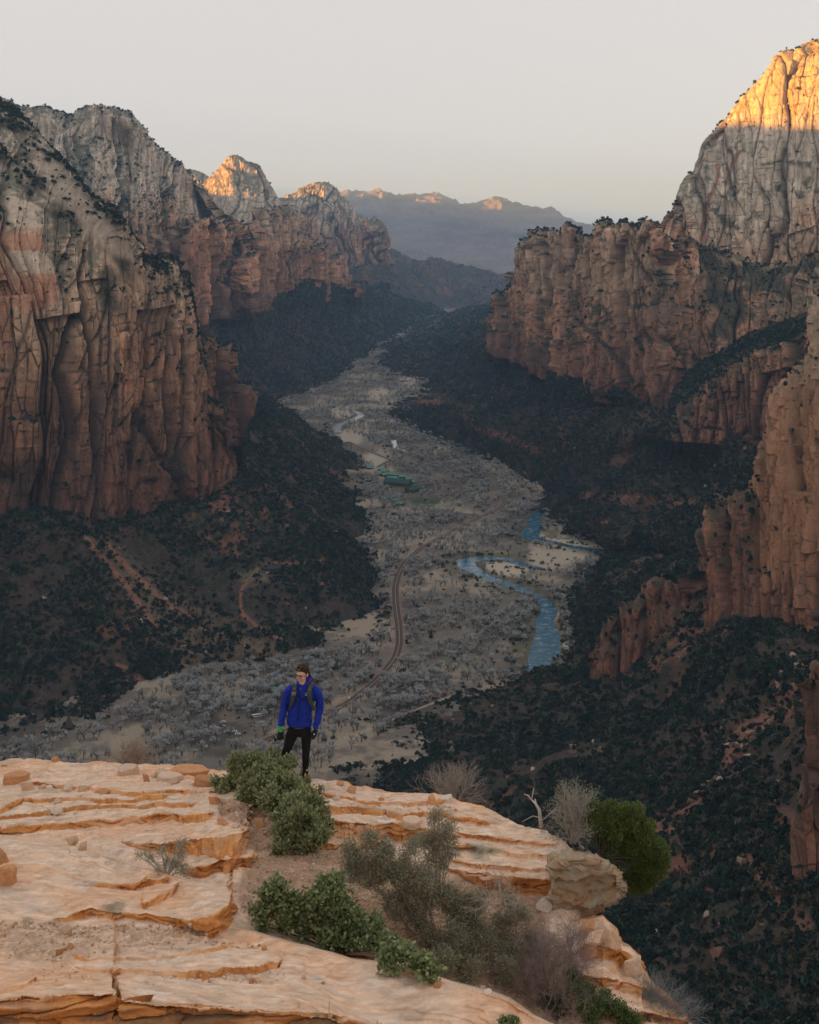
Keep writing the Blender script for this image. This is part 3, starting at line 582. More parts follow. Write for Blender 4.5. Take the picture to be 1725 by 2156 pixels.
# ---------------------------------------------------------------- small builders
class MB:
    """collects vertices and faces of one mesh"""
    def __init__(s): s.v = []; s.f = []; s.m = []
    def add(s, V, Fs, mi=0):
        o = len(s.v); s.v += [tuple(p) for p in V]; s.f += [tuple(o + i for i in f) for f in Fs]; s.m += [mi] * len(Fs)
    def box(s, c, d, rz=0, mi=0, top=(1, 1)):
        x, y, z = d[0] / 2, d[1] / 2, d[2] / 2; V = []
        for k, (sx, sy) in ((-1, (1, 1)), (1, top)):
            for a, b in ((-1, -1), (1, -1), (1, 1), (-1, 1)):
                px, py = a * x * sx, b * y * sy
                V.append((c[0] + px * math.cos(rz) - py * math.sin(rz), c[1] + px * math.sin(rz) + py * math.cos(rz), c[2] + k * z))
        s.add(V, [(3, 2, 1, 0), (4, 5, 6, 7), (0, 1, 5, 4), (1, 2, 6, 5), (2, 3, 7, 6), (3, 0, 4, 7)], mi)
    def tube(s, pts, rad, n=6, mi=0, cap=True):
        pts = [Vector(p) for p in pts]; V = []; k = len(pts)
        up = Vector((0.13, .07, 1)).normalized()
        for i, p in enumerate(pts):
            t = (pts[min(i + 1, k - 1)] - pts[max(i - 1, 0)]); t = t.normalized() if t.length > 1e-9 else Vector((0, 0, 1))
            a = t.cross(up); a = a.normalized() if a.length > 1e-3 else t.cross(Vector((1, 0, 0))).normalized(); b = t.cross(a)
            r = rad[i] if hasattr(rad, '__len__') else rad
            V += [p + (a * math.cos(2 * math.pi * j / n) + b * math.sin(2 * math.pi * j / n)) * r for j in range(n)]
        Fs = [(i * n + j, i * n + (j + 1) % n, (i + 1) * n + (j + 1) % n, (i + 1) * n + j) for i in range(k - 1) for j in range(n)]
        if cap: Fs += [tuple(range(n))[::-1], tuple((k - 1) * n + j for j in range(n))]
        s.add(V, Fs, mi)
    def mesh(s, name, mats=(), smooth=False):
        me = bpy.data.meshes.new(name); me.from_pydata(s.v, [], s.f)
        for m in mats: me.materials.append(m)
        me.polygons.foreach_set('material_index', s.m); me.polygons.foreach_set('use_smooth', [smooth] * len(s.f)); me.update(); return me
    def obj(s, name, mat, parent=None, smooth=False, kind=None, loc=None): return link(s.mesh(name, [mat], smooth), name, None, parent, kind, loc)

M_bark = plain_mat('cottonwood_bark', (.13, .115, .10), .95, .6, .3, objvar=.25)
M_twig = plain_mat('bare_twigs', (.50, .52, .51), .95, objvar=.28)
def bare_tree(seed, h=13.0, spread=1.0):
    r = random.Random(seed); tr = MB(); cr_ = MB()
    def twigs(p, d, n, L):
        for _ in range(n):
            a = (d + Vector((r.uniform(-1, 1), r.uniform(-1, 1), r.uniform(-.3, 1))) * .9).normalized()
            q_ = p + a * L * r.uniform(.5, 1.1); q_.z += .1 * L
            w = Vector((r.uniform(-1, 1), r.uniform(-1, 1), r.uniform(-.5, .5))).normalized() * .10
            cr_.add([p - w, p + w, q_], [(0, 1, 2)])
            for _k in range(2):
                m = p.lerp(q_, r.uniform(.3, .9)); b = (a + Vector((r.uniform(-1, 1), r.uniform(-1, 1), r.uniform(-.4, .8)))).normalized() * L * .5
                cr_.add([m - w * .8, m + w * .8, m + b], [(0, 1, 2)])
    def grow(p, d, L, rad, lev_):
        q_ = p + d * L; mid = p.lerp(q_, .5) + Vector((r.uniform(-1, 1), r.uniform(-1, 1), 0)) * L * .07
        tr.tube([p, mid, q_], [rad, rad * .85, rad * .65], 4 if lev_ > 0 else 5, cap=False)
        if lev_ >= 3: twigs(q_, d, 7, L * 1.0); twigs(mid, d, 4, L * .8); return
        for k in range(r.choice((2, 3, 3))):
            nd = (d + Vector((r.uniform(-1, 1), r.uniform(-1, 1), r.uniform(-.1, .35))) * (.75 if lev_ else .95) * spread + Vector((0, 0, .12))).normalized()
            grow(q_.lerp(p, r.uniform(0, .25)), nd, L * r.uniform(.62, .85), rad * .6, lev_ + 1)
    grow(Vector((0, 0, -.4)), Vector((r.uniform(-.2, .2), r.uniform(-.2, .2), 1)).normalized(), h * .30, h * .035, 0)
    if r.random() < .6: grow(Vector((.3, .2, -.4)), Vector((r.uniform(-.5, .5), r.uniform(-.5, .5), 1)).normalized(), h * .27, h * .027, 1)
    return tr.mesh('trunk', [M_bark]), cr_.mesh('crown', [M_twig])
def joined(name, meshes, mats):
    V = []; Fs = []; mi = []
    for k, me in enumerate(meshes):
        o = len(V); V += [v.co[:] for v in me.vertices]; Fs += [tuple(o + i for i in p.vertices) for p in me.polygons]; mi += [k] * len(me.polygons)
    m = bpy.data.meshes.new(name); m.from_pydata(V, [], Fs)
    for x in mats: m.materials.append(x)
    m.polygons.foreach_set('material_index', mi); m.update(); return m
def stuff(name, pts, rots, scales, idx, protos):
    """one object made of many small instances through geometry nodes"""
    me = bpy.data.meshes.new(name); me.vertices.add(len(pts)); me.vertices.foreach_set('co', np.asarray(pts, np.float32).ravel())
    for nm, ty, arr in (('rot', 'FLOAT_VECTOR', np.asarray(rots, np.float32)), ('scl', 'FLOAT_VECTOR', np.asarray(scales, np.float32)), ('pick', 'INT', np.asarray(idx, np.int32))):
        a = me.attributes.new(nm, ty, 'POINT'); a.data.foreach_set('vector' if ty == 'FLOAT_VECTOR' else 'value', arr.ravel())
    o = link(me, name, kind='stuff')
    g = bpy.data.node_groups.new(name, 'GeometryNodeTree')
    g.interface.new_socket('Geometry', in_out='INPUT', socket_type='NodeSocketGeometry'); g.interface.new_socket('Geometry', in_out='OUTPUT', socket_type='NodeSocketGeometry')
    N = g.nodes; L = g.links; gi = N.new('NodeGroupInput'); go = N.new('NodeGroupOutput'); jn = N.new('GeometryNodeJoinGeometry')
    def attr(nm, ty):
        a = N.new('GeometryNodeInputNamedAttribute'); a.data_type = ty; a.inputs[0].default_value = nm; return a.outputs[0]
    ra, sa, pa = attr('rot', 'FLOAT_VECTOR'), attr('scl', 'FLOAT_VECTOR'), attr('pick', 'INT')
    e2r = N.new('FunctionNodeEulerToRotation'); L.new(ra, e2r.inputs[0])
    for k, p in enumerate(protos):
        oi = N.new('GeometryNodeObjectInfo'); oi.inputs['Object'].default_value = p; oi.inputs['As Instance'].default_value = True
        cmp_ = N.new('FunctionNodeCompare'); cmp_.data_type = 'INT'; cmp_.operation = 'EQUAL'; L.new(pa, cmp_.inputs[2]); cmp_.inputs[3].default_value = k
        ip = N.new('GeometryNodeInstanceOnPoints'); L.new(gi.outputs[0], ip.inputs['Points']); L.new(cmp_.outputs[0], ip.inputs['Selection'])
        L.new(oi.outputs['Geometry'], ip.inputs['Instance']); L.new(e2r.outputs[0], ip.inputs['Rotation']); L.new(sa, ip.inputs['Scale']); L.new(ip.outputs[0], jn.inputs[0])
    L.new(jn.outputs[0], go.inputs[0])
    m = o.modifiers.new('scatter', 'NODES'); m.node_group = g
    return o
# ---- bare cottonwoods
NV = 7
TREES = [bare_tree(100 + i, 13 if i < 5 else 9, 1.0 if i % 2 else 1.25) for i in range(NV)]
TPROTO = [bpy.data.objects.new('cottonwood_tree', joined('cottonwood_tree', t, [M_bark, M_twig])) for t in TREES]
cand = rng.uniform([-160, 700], [1400, 1760], (67000, 2)); 
Pc = at_z(cand[:, 0], cand[:, 1], 0.0)
area_w = (Pc[:, 1] / 1200.)**3 * 1.0                      # candidates are even in the picture: thin them to be even on the ground
x, y = Pc[:, 0], Pc[:, 1]; dn = fbm(x / 55, y / 55, 0 * x, 3, 210)
rdc = np.full(x.shape, 1e9); rrc = rdc.copy()
for L in RL: rdc = np.minimum(rdc, wdist(x, y, L))
for L in ROADS + [TRL]: rrc = np.minimum(rrc, wdist(x, y, L))
keep = (rdc > 5) & (rrc > 3.5)
uu, vv = cand[:, 0], cand[:, 1]
keep &= poly_mask(uu, vv, [(1010,1183),(1060,1178),(1330,1120),(1330,1180),(1240,1185),(1120,1215),(1040,1215)], 2) < .5
keep &= poly_mask(uu, vv, [(855,1045),(935,1045),(935,1068),(860,1068)], 2) < .5
keep &= poly_mask(uu, vv, [(795,985),(885,1000),(885,1042),(840,1045),(795,1020)], 2) < .5
keep &= poly_mask(uu, vv, [(700,915),(750,915),(830,960),(800,985),(770,975)], 2) < .5
dens = .0062 * (1 + 1.1 * dn) * np.where(vv > 1400, 1.5, 1.0)
W_ = area_w * dens / .0062
keep &= rng.random(len(x)) < np.clip(W_ * .17 * (.35 + 1.1 * ss(-.5, .5, fbm(x / 26, y / 26, 0 * x, 3, 212))), 0, 1)
pt_ = Pc[keep]; pv = vv[keep]
# hidden by the slopes? keep only those whose floor edge is open (left and right bounds of the floor by row)
LB = [(640,905),(700,850),(757,770),(806,700),(862,560),(892,640),(937,722),(992,765),(1060,780),(1150,775),(1220,808),(1285,818),(1345,790),(1378,710),(1392,610),(1412,470),(1452,320),(1515,230),(1560,90),(1640,-200),(1800,-200)]
RB = [(640,1030),(674,880),(738,810),(764,795),(787,810),(802,900),(840,860),(897,860),(927,930),(962,1010),(1002,1100),(1046,1140),(1112,1160),(1150,1320),(1202,1240),(1262,1180),(1342,1200),(1394,1190),(1418,1120),(1450,995),(1498,880),(1592,710),(1660,620),(1760,520)]
lb = np.interp(pv, [a for a, b in LB], [b for a, b in LB]); rb = np.interp(pv, [a for a, b in RB], [b for a, b in RB])
pu = uu[keep]; ok = (pu > lb - 8) & (pu < rb + 8); pt_ = pt_[ok]
order = np.argsort(pt_[:, 1]); pt_ = pt_[order]
print('cottonwoods', len(pt_))
rr = random.Random(5)
for i, p in enumerate(pt_[:300]):
    k = rr.randrange(NV); tr, crn = TREES[k]; s_ = rr.uniform(.7, 1.4)
    o = link(tr, 'cottonwood_tree', loc=tuple(p)); o.rotation_euler.z = rr.uniform(0, 6.3); o.scale = (s_, s_, s_ * rr.uniform(.85, 1.15))
    far = p[1] > 1180
    tu, tv = uv_of(np.array(p)[None])[0][0], uv_of(np.array(p)[None])[1][0]; ru = np.interp(tv, [1040, 1077, 1126, 1184, 1235, 1385, 1452, 1500, 1560], [1042, 1039, 938, 854, 833, 832, 770, 690, 560])
    wh = 'right of the winding road' if tu > ru + 4 else ('between the left slope and the road' if tv < 1440 else 'in the dense leafless wood behind the ledge, left of the man')
    sz = 'big' if s_ > 1.15 else ('small' if s_ < .9 else 'middling')
    tag(o, sz + ' bare grey cottonwood ' + wh, 'tree', 'bare cottonwoods ' + wh)
    link(crn, 'crown', parent=o)
rest = pt_[300:]; n = len(rest); sc = rng.uniform(.6, 1.4, n)
stuff('cottonwood_grove', rest, np.column_stack([np.zeros(n), np.zeros(n), rng.uniform(0, 6.3, n)]), np.column_stack([sc, sc, sc * rng.uniform(.8, 1.15, n)]), rng.integers(0, NV, n), TPROTO)

# ---- evergreen woodland and scrub on the slopes
M_ever = plain_mat('evergreen_foliage', (.022, .045, .034), .95, .5, .3, objvar=.5)
M_scrub = plain_mat('grey_scrub', (.105, .10, .085), .95, .5, .3, objvar=.45)
M_low = plain_mat('low_brush', (.075, .072, .042), .95, .5, .3, objvar=.4)
def bush(seed, mat, name, n=70, h=1.0, w=.6, leaf=.22, conic=0.0):
    r = random.Random(seed); b = MB()
    cl = [(r.uniform(-.5, .5) * w * 1.3, r.uniform(-.5, .5) * w * 1.3, r.uniform(.3, .8) * h, r.uniform(.25, .45)) for _ in range(6)]
    for i in range(n):
        c = cl[i % 6]; th = r.uniform(0, 6.28); ph = math.acos(r.uniform(-1, 1)); R_ = c[3] * (r.random()**.4) * w * 1.6
        p = Vector((c[0] + R_ * math.sin(ph) * math.cos(th), c[1] + R_ * math.sin(ph) * math.sin(th), max(.04, c[2] + R_ * math.cos(ph) * .8)))
        if conic: k = 1 - conic * p.z / h; p.x *= k; p.y *= k
        L = leaf * r.uniform(.6, 1.4)
        a = Vector((r.uniform(-1, 1), r.uniform(-1, 1), r.uniform(-1, 1))).normalized() * L; c_ = Vector((r.uniform(-1, 1), r.uniform(-1, 1), r.uniform(-1, 1))).normalized() * L
        b.add([p - a, p + c_, p + a, p - c_ * .8], [(0, 1, 2), (0, 2, 3)])
    b.tube([(0, 0, -.3), (0, 0, h * .5)], [.05, .03], 3, cap=False)
    return bpy.data.objects.new(name, b.mesh(name, [mat]))
BPROTO = [bush(1, M_ever, 'pinyon_tree', 90, 1.25, .5, .17, .45), bush(2, M_ever, 'juniper_tree', 90, 1.0, .62, .2), bush(3, M_ever, 'juniper_tree', 80, .85, .75, .22), bush(4, M_scrub, 'oak_scrub', 60, .8, .8, .15), bush(5, M_low, 'low_brush', 60, .5, .9, .2), bush(6, M_ever, 'pinyon_tree', 90, 1.5, .42, .16, .6)]
SP, SS, SI = [], [], []
for (Q, N, w, sd_, col_) in SCAT:
    a = np.linalg.norm(np.cross(Q[1:, :-1] - Q[:-1, :-1], Q[:-1, 1:] - Q[:-1, :-1]), axis=-1)
    C = Q[:-1, :-1]; U, V = uv_of(C); d = np.linalg.norm(C - [0, 0, EYE], axis=-1)
    m = (U > -40) & (U < 1765) & (V < 2200) & (C[..., 1] > 60)
    nz_ = fbm(C[..., 0] / 45, C[..., 1] / 45, C[..., 2] / 45, 3, 220 + sd_)
    sp_ = np.interp(d, [400, 1000, 2500, 5000, 9000], [3.3, 4.0, 6.3, 11, 21])        # metres between plants
    lum = col_[:-1, :-1].max(-1)
    pr = 1.7 * a / sp_**2 * w[:-1, :-1] * np.clip(.8 + 1.0 * nz_, .06, 1.7) * (1 - .82 * ss(.155, .22, lum) * (N[:-1, :-1, 2] < .999)) * m
    k = rng.poisson(np.clip(pr, 0, 6)); ii = np.repeat(np.arange(k.size), k.ravel())
    if not len(ii): continue
    i0, j0 = np.unravel_index(ii, k.shape); r1, r2 = rng.random(len(ii)), rng.random(len(ii))
    p = Q[i0, j0] + (Q[i0 + 1, j0] - Q[i0, j0]) * r1[:, None] + (Q[i0, j0 + 1] - Q[i0, j0]) * r2[:, None]
    SP.append(p - [0, 0, .15]); SS.append((.35 + .95 * rng.random(len(ii))**2) * np.interp(d[i0, j0], [400, 1000, 2500, 5000, 9000], [3.5, 3.9, 5.1, 7.6, 11]))
    g = fbm(p[:, 0] / 60, p[:, 1] / 60, p[:, 2] / 60, 2, 240); q_ = rng.random(len(ii)) + .35 * g
    SI.append(np.select([q_ < .22, q_ < .45, q_ < .68, q_ < .82, q_ < .93], [0, 1, 2, 3, 4], 5))
SP = np.concatenate(SP); SS = np.concatenate(SS); SI = np.concatenate(SI)
print('woodland', len(SP))
dd = np.linalg.norm(SP - [0, 0, EYE], axis=1); U, V = uv_of(SP)
vis = (U > 0) & (U < 1725) & (V > 900) & (V < 1640 + .1 * U) & (SI != 4) & (SI != 3)
big = np.argsort(np.where(vis, -SS / dd, 0))[:300]
GN_ = ('dark evergreen on the rocky flank under the lookout ledge', 'evergreens on the near flank')
for i in big:
    pr_ = BPROTO[SI[i]]; o = link(pr_.data, pr_.name.split('.')[0], loc=tuple(SP[i])); s_ = SS[i]; o.scale = (s_, s_, s_ * 1.05); o.rotation_euler.z = rr.uniform(0, 6.3)
    tag(o, GN_[0], 'tree', GN_[1])
mk = np.ones(len(SP), bool); mk[big] = False; n = int(mk.sum())
stuff('slope_woodland', SP[mk], np.column_stack([rng.uniform(-.15, .15, n), rng.uniform(-.15, .15, n), rng.uniform(0, 6.3, n)]), np.column_stack([SS[mk]] * 3) * rng.uniform(.85, 1.2, (n, 3)), SI[mk], BPROTO)
# fallen blocks on the slopes
RBM = [plain_mat('red_boulder', (.26, .145, .10), .95, .6, .35, objvar=.3), plain_mat('pale_boulder', (.40, .31, .24), .95, .6, .3, objvar=.3)]
def crag(seed, mat):
    r = random.Random(seed); bm = bmesh.new()
    for _ in range(14): bm.verts.new((r.uniform(-.5, .5), r.uniform(-.5, .5), r.uniform(-.2, .55)))
    bmesh.ops.convex_hull(bm, input=bm.verts); bmesh.ops.delete(bm, geom=[v for v in bm.verts if not v.link_faces], context='VERTS'); me = bpy.data.meshes.new('boulder'); bm.to_mesh(me); bm.free(); me.materials.append(mat); return me
CRAG = [crag(900 + i, RBM[i > 3]) for i in range(6)]; CPROTO = [bpy.data.objects.new('boulder', m) for m in CRAG]
bp_, bs_ = [], []
for (Q, N, w, sd_, col_) in SCAT:
    if sd_ not in (26, 21, 22, 25): continue
    a = np.linalg.norm(np.cross(Q[1:, :-1] - Q[:-1, :-1], Q[:-1, 1:] - Q[:-1, :-1]), axis=-1); C = Q[:-1, :-1]; U, V = uv_of(C); lum = col_[:-1, :-1].max(-1)
    d = np.linalg.norm(C - [0, 0, EYE], axis=-1)
    pr = a / 60. * (.10 + 1.5 * ss(.14, .20, lum)) * ss(-.2, .5, fbm(C[..., 0] / 35, C[..., 1] / 35, C[..., 2] / 35, 3, 250)) * (w[:-1, :-1] > .1) * (U > -30) * (U < 1760) * (V < 2200) * np.where(sd_ == 26, 1.3, .5)
    k = rng.poisson(np.clip(pr, 0, 4)); ii = np.repeat(np.arange(k.size), k.ravel()); i0, j0 = np.unravel_index(ii, k.shape)
    bp_.append(C[i0, j0] + rng.uniform(-1, 1, (len(ii), 3)) * [2, 2, .1]); bs_.append((.8 + 5.5 * rng.random(len(ii))**3.5) * np.interp(d[i0, j0], [500, 2500], [1, 1.7]))
bp_ = np.concatenate(bp_); bs_ = np.concatenate(bs_); U, V = uv_of(bp_); dd = np.linalg.norm(bp_ - [0, 0, EYE], axis=1)
vis = (U > 0) & (U < 1725) & (V < 1640 + .1 * U) & (V > 1100); big = np.argsort(np.where(vis, -bs_ / dd, 0))[:70]; mk = np.ones(len(bp_), bool); mk[big] = False
for i in big:
    k = rr.randrange(6); o = link(CRAG[k], 'boulder', loc=tuple(bp_[i])); s_ = bs_[i]; o.scale = (s_, s_ * rr.uniform(.7, 1.1), s_ * rr.uniform(.6, 1)); o.rotation_euler = (rr.uniform(-.3, .3), rr.uniform(-.3, .3), rr.uniform(0, 6.3))
    wh = 'on the left slope below the great wall' if U[i] < 800 else 'on the brushy flank below the lookout ledge'
    tag(o, ('red' if k < 4 else 'pale') + ' fallen block ' + wh, 'boulder', 'fallen blocks ' + wh)
n = int(mk.sum()); print('boulders', n)
stuff('talus', bp_[mk], rng.uniform(-.5, .5, (n, 3)) * [1, 1, 12], bs_[mk][:, None] * rng.uniform(.6, 1.2, (n, 3)), rng.integers(0, 6, n), CPROTO)
# dark evergreens and brush scattered over the floor
n = 1500; cu, cv_ = rng.uniform(420, 1330, n * 6), rng.uniform(700, 1560, n * 6)
pf = at_z(cu, cv_, 0.0); lb = np.interp(cv_, [a for a, b in LB], [b for a, b in LB]); rb = np.interp(cv_, [a for a, b in RB], [b for a, b in RB])
rdf = np.full(len(cu), 1e9); rrf = rdf.copy()
for L in RL: rdf = np.minimum(rdf, wdist(pf[:, 0], pf[:, 1], L))
for L in ROADS + [TRL]: rrf = np.minimum(rrf, wdist(pf[:, 0], pf[:, 1], L))
ok = (cu > lb - 20) & (cu < rb + 20) & (rdf > 1.5) & (rrf > 2) & ((rng.random(len(cu)) < .10) | ((rdf < 30) & (fbm(pf[:, 0] / 40, pf[:, 1] / 40, 0 * cu, 2, 260) > 0)) | (cu > rb - 25) | (cu < lb + 14))
pf = pf[ok]; n = len(pf); sc = rng.uniform(1.6, 4.2, n) * np.interp(pf[:, 1], [1000, 4000], [1, 1.8])
stuff('floor_brush', pf, np.column_stack([np.zeros(n), np.zeros(n), rng.uniform(0, 6.3, n)]), np.column_stack([sc] * 3), rng.choice([2, 4, 4, 4, 3, 1], n), BPROTO)

# ---------------------------------------------------------------- lodge, cabins, tanks, cars
M_roofD = plain_mat('dark_green_roof', (.018, .085, .075), .7, .5, .2); M_roofL = plain_mat('pale_green_roof', (.12, .30, .23), .7, .5, .2)
M_wood = plain_mat('brown_boards', (.12, .07, .045), .9, .5, .2); M_glass = plain_mat('window_glass', (.03, .04, .05), .1, spec=.8); M_stone = plain_mat('pale_wall', (.3, .22, .17), .9, .5, .2)
def building(name, u, v, L, Wd, H, rz, roof, wall, label, cat, group=None, rh=None):
    p = at_z(u, v, 0.0); t = empty(name, tuple(p), label, cat, group, rz); rh = rh or Wd * .32
    b = MB(); b.box((0, 0, H / 2), (L, Wd, H)); b.add([(-L/2, -Wd/2, H), (-L/2, Wd/2, H), (-L/2, 0, H + rh * .92), (L/2, -Wd/2, H), (L/2, Wd/2, H), (L/2, 0, H + rh * .92)], [(0, 2, 1), (3, 4, 5)]); b.obj('wall', wall, t)
    r = MB(); e = .7; t_ = .25
    for s in (-1, 1):
        y0, z0 = s * (Wd / 2 + e), H - e * rh / (Wd / 2); V = [(-L/2 - e, y0, z0), (L/2 + e, y0, z0), (L/2 + e, 0, H + rh), (-L/2 - e, 0, H + rh)]
        V += [(a, b_, c + t_) for a, b_, c in V]; r.add(V, [(0, 1, 2, 3), (7, 6, 5, 4), (0, 4, 5, 1), (1, 5, 6, 2), (3, 2, 6, 7), (0, 3, 7, 4)])
    ro = r.obj('roof', roof, t); c = MB(); c.box((L * .2, .4, H + rh + .5), (.9, .9, 1.8)); c.obj('chimney', M_stone, ro)
    nw = max(2, int(L / 4))
    for s in (-1, 1):
        for i in range(nw):
            w = MB(); w.box((-L / 2 + (i + .5) * L / nw, s * (Wd / 2 + .01), H * .55), (1.3, .12, 1.2)); w.obj('window', M_glass, t)
    return t
building('lodge_building', 838, 1022, 52, 17, 7, math.radians(-28), M_roofD, M_wood, 'long lodge with a dark green gabled roof beside the lawn', 'lodge', rh=6)
building('lodge_building', 868, 1036, 26, 14, 6, math.radians(48), M_roofD, M_wood, 'dark green roofed lodge wing nearest the car park', 'lodge', rh=5)
ORD = ['first', 'second', 'third', 'fourth', 'fifth', 'sixth', 'seventh', 'eighth', 'ninth', 'tenth', 'eleventh', 'twelfth']
for i, (u, v, r_) in enumerate([(779,987,.3),(802,991,.1),(808,1002,.8),(811,995,-.3),(818,1001,.4),(829,1009,.1),(833,1002,-.2),(847,1006,.2),(859,1011,.5),(867,1018,-.2)]):
    building('cabin', u, v, 13, 9, 3.2, r_, M_roofL, M_wood, ORD[i] + ' small pale green roofed cabin from the left behind the dark green lodge', 'cabin', 'pale green cabins behind the lodge')
for i, (u, v, r_) in enumerate([(808,1052,.2),(820,1051,-.2),(831,1056,.3),(842,1063,-.1)]):
    building('cabin', u, v, 14, 9, 3.2, r_, M_roofL, M_wood, ORD[i] + ' cabin from the left in the pale green roofed row beside the lawn', 'cabin', 'pale green cabins by the lawn')
building('restroom_building', 587, 1456, 11, 7, 3, .2, M_roofL, M_stone, 'small pale green roofed hut among bare trees left of the man', 'hut')
building('shelter', 578, 1424, 6, 5, 2.6, .5, plain_mat('blue_grey_roof', (.3, .42, .5), .6), M_stone, 'tiny blue grey roofed shelter at the edge of the bare wood', 'hut')
building('pump_house', 820, 800, 24, 9, 3.5, 0, M_wood, M_stone, 'low brown shed by the round tank far down the canyon', 'shed')
def surf(T, u, v):
    Q = T[1]; U, V = uv_of(Q); i = np.unravel_index(np.argmin((U - u)**2 + (V - v)**2), U.shape); return Q[i]
def tank(p, R_, H, wall, roof, label):
    t = empty('water_tank', tuple(p), label, 'water tank'); n = 36
    c = [(R_ * math.cos(6.28318 * i / n), R_ * math.sin(6.28318 * i / n)) for i in range(n)]
    b = MB(); b.add([(a, d, -3) for a, d in c] + [(a, d, H) for a, d in c], [(i, (i + 1) % n, n + (i + 1) % n, n + i) for i in range(n)]); b.obj('wall', wall, t)
    r = MB(); r.add([(a * 1.02, d * 1.02, H) for a, d in c] + [(a * 1.02, d * 1.02, H + .25) for a, d in c] + [(0, 0, H + .8)], [(i, (i + 1) % n, n + (i + 1) % n, n + i) for i in range(n)] + [(n + i, n + (i + 1) % n, 2 * n) for i in range(n)]); r.obj('roof', roof, t)
    h = MB(); h.box((R_ * .6, 0, H + .7), (1.5, 1.5, .9)); h.obj('hatch', wall, t)
M_tank = plain_mat('weathered_tank', (.045, .045, .05), .8, .4, .2); M_tank2 = plain_mat('pink_tank', (.35, .22, .18), .8, .4, .2); M_tank3 = plain_mat('pale_tank_roof', (.55, .5, .45), .8, .4, .2)
pT = surf(LS, 572, 1199); tank(pT + [0, 0, 1.2], 12.5, 2.0, M_tank, M_tank, 'low round dark water tank on the scrubby left slope')
tank(at_z(850, 803, 0), 14, 5, M_tank2, M_tank3, 'round pinkish tank with pale roof far down the canyon')
CARP = [plain_mat('car_paint_' + n_, c, .3, spec=.6) for n_, c in (('white', (.75, .76, .78)), ('silver', (.45, .47, .5)), ('dark', (.04, .045, .055)), ('blue', (.08, .16, .28)), ('red', (.3, .05, .04)))]
M_tyre = plain_mat('tyre_rubber', (.02, .02, .02), .9)
def car_mesh():
    b = MB(); b.box((0, 0, .62), (4.5, 1.85, .62), top=(.97, .93)); 
    g = MB(); g.box((-.2, 0, 1.18), (2.6, 1.66, .52), top=(.68, .86)); r = MB(); r.box((-.25, 0, 1.46), (1.75, 1.40, .05))
    w = MB()
    for x_ in (-1.4, 1.4):
        for y_ in (-.86, .86): w.tube([(x_, y_ - .1, .33), (x_, y_ + .1, .33)], .33, 8)
    return b, g, r, w
cb, cg, crf, cw = car_mesh(); c_body = [joined('body', [cb.mesh('b'), crf.mesh('r')], [m, m]) for m in CARP]; c_glass = cg.mesh('window', [M_glass]); c_wheel = cw.mesh('wheels', [M_tyre])
CN = ['white', 'silver', 'dark', 'dark blue', 'red']
spots = [(911,1008,'at the lodge car park'),(918,1013,''),(921,1019,''),(923,1024,''),(925,1030,''),(925,1035,''),(926,1040,''),(878,1000,''),(884,1003,''),(890,1006,''),(903,1077,''),(908,1079,'')]
sp2 = [(702,1507),(709,1508),(680,1510),(681,1517),(735,1471),(678,1468),(716,1500)]
sp3 = [(448,1531),(455,1534),(462,1537),(470,1530),(478,1541),(486,1544),(494,1541),(470,1521),(501,1546)]
for grp, lab, L in (('cars at the lodge car park', '{} car from the left at the lodge car park, painted {}', [s[:2] for s in spots]), ('cars on the road beside the man', '{} car from the left by the road right of the man, painted {}', sp2), ('cars in the car park among bare trees', '{} car from the left in the lot left of the man, painted {}', sp3)):
    for i_, (u, v) in enumerate(sorted(L)):
        k = rr.choice((0, 0, 0, 1, 1, 2, 3)); p = at_z(u, v, .25)
        t = empty('parked_car', tuple(p), lab.format(ORD[i_], CN[k]), 'car', grp, rr.uniform(-.3, .3) + (1.4 if L is sp2 else .4)); t.scale = (1.15,) * 3
        link(c_body[k], 'body', parent=t); link(c_glass, 'window', parent=t); link(c_wheel, 'wheels', parent=t)
t = empty('shuttle_bus', tuple(at_z(544, 1509, .2)), 'long white shuttle bus parked among bare trees left of the man', 'bus', None, .35)
b = MB(); b.box((0, 0, 1.7), (12, 2.5, 2.5), top=(.99, .94)); b.obj('body', CARP[0], t)
b = MB(); b.box((0, 0, 2.1), (11, 2.56, .8)); b.obj('window', M_glass, t)
for x_ in (-4, 4):
    b = MB(); b.tube([(x_, -1.2, .5), (x_, 1.2, .5)], .5, 10); b.obj('wheel', M_tyre, t)
# ---------------------------------------------------------------- the canyon air
hz = bpy.data.materials.new('canyon_haze'); hz.use_nodes = True; hn = hz.node_tree.nodes; hl = hz.node_tree.links
for n_ in list(hn):
    if n_.type != 'OUTPUT_MATERIAL': hn.remove(n_)
pv_ = hn.new('ShaderNodeVolumePrincipled'); pv_.inputs['Color'].default_value = (.42, .69, 1.0, 1); pv_.inputs['Density'].default_value = HAZE; pv_.inputs['Anisotropy'].default_value = 0.0
hl.new(pv_.outputs[0], hn['Material Output'].inputs['Volume'])
b = MB(); b.box((0, 10250, 620), (32000, 28000, 1310)); b.obj('haze', hz, kind='stuff')
# ================================================================ the sandstone ledge in front
TOP = [(-80,1608),(0,1607),(56,1605),(205,1605),(325,1611),(453,1618),(550,1631),(640,1642),(683,1647),(737,1655),(787,1657),(865,1665),(927,1673),(964,1686),(1026,1702),(1078,1726),(1145,1742),(1192,1768),(1214,1800),(1222,1930),(1270,1930),(1300,1958),(1312,1984),(1352,2016),(1360,2046),(1384,2080),(1420,2112),(1470,2160),(1500,2205)]
TOPY = [(-80,19.6),(300,19.0),(453,18.4),(640,17.45),(700,17.2),(927,16.5),(1145,15.2),(1212,14.6),(1224,13.4),(1312,13.0),(1384,12.4),(1500,11.8)]
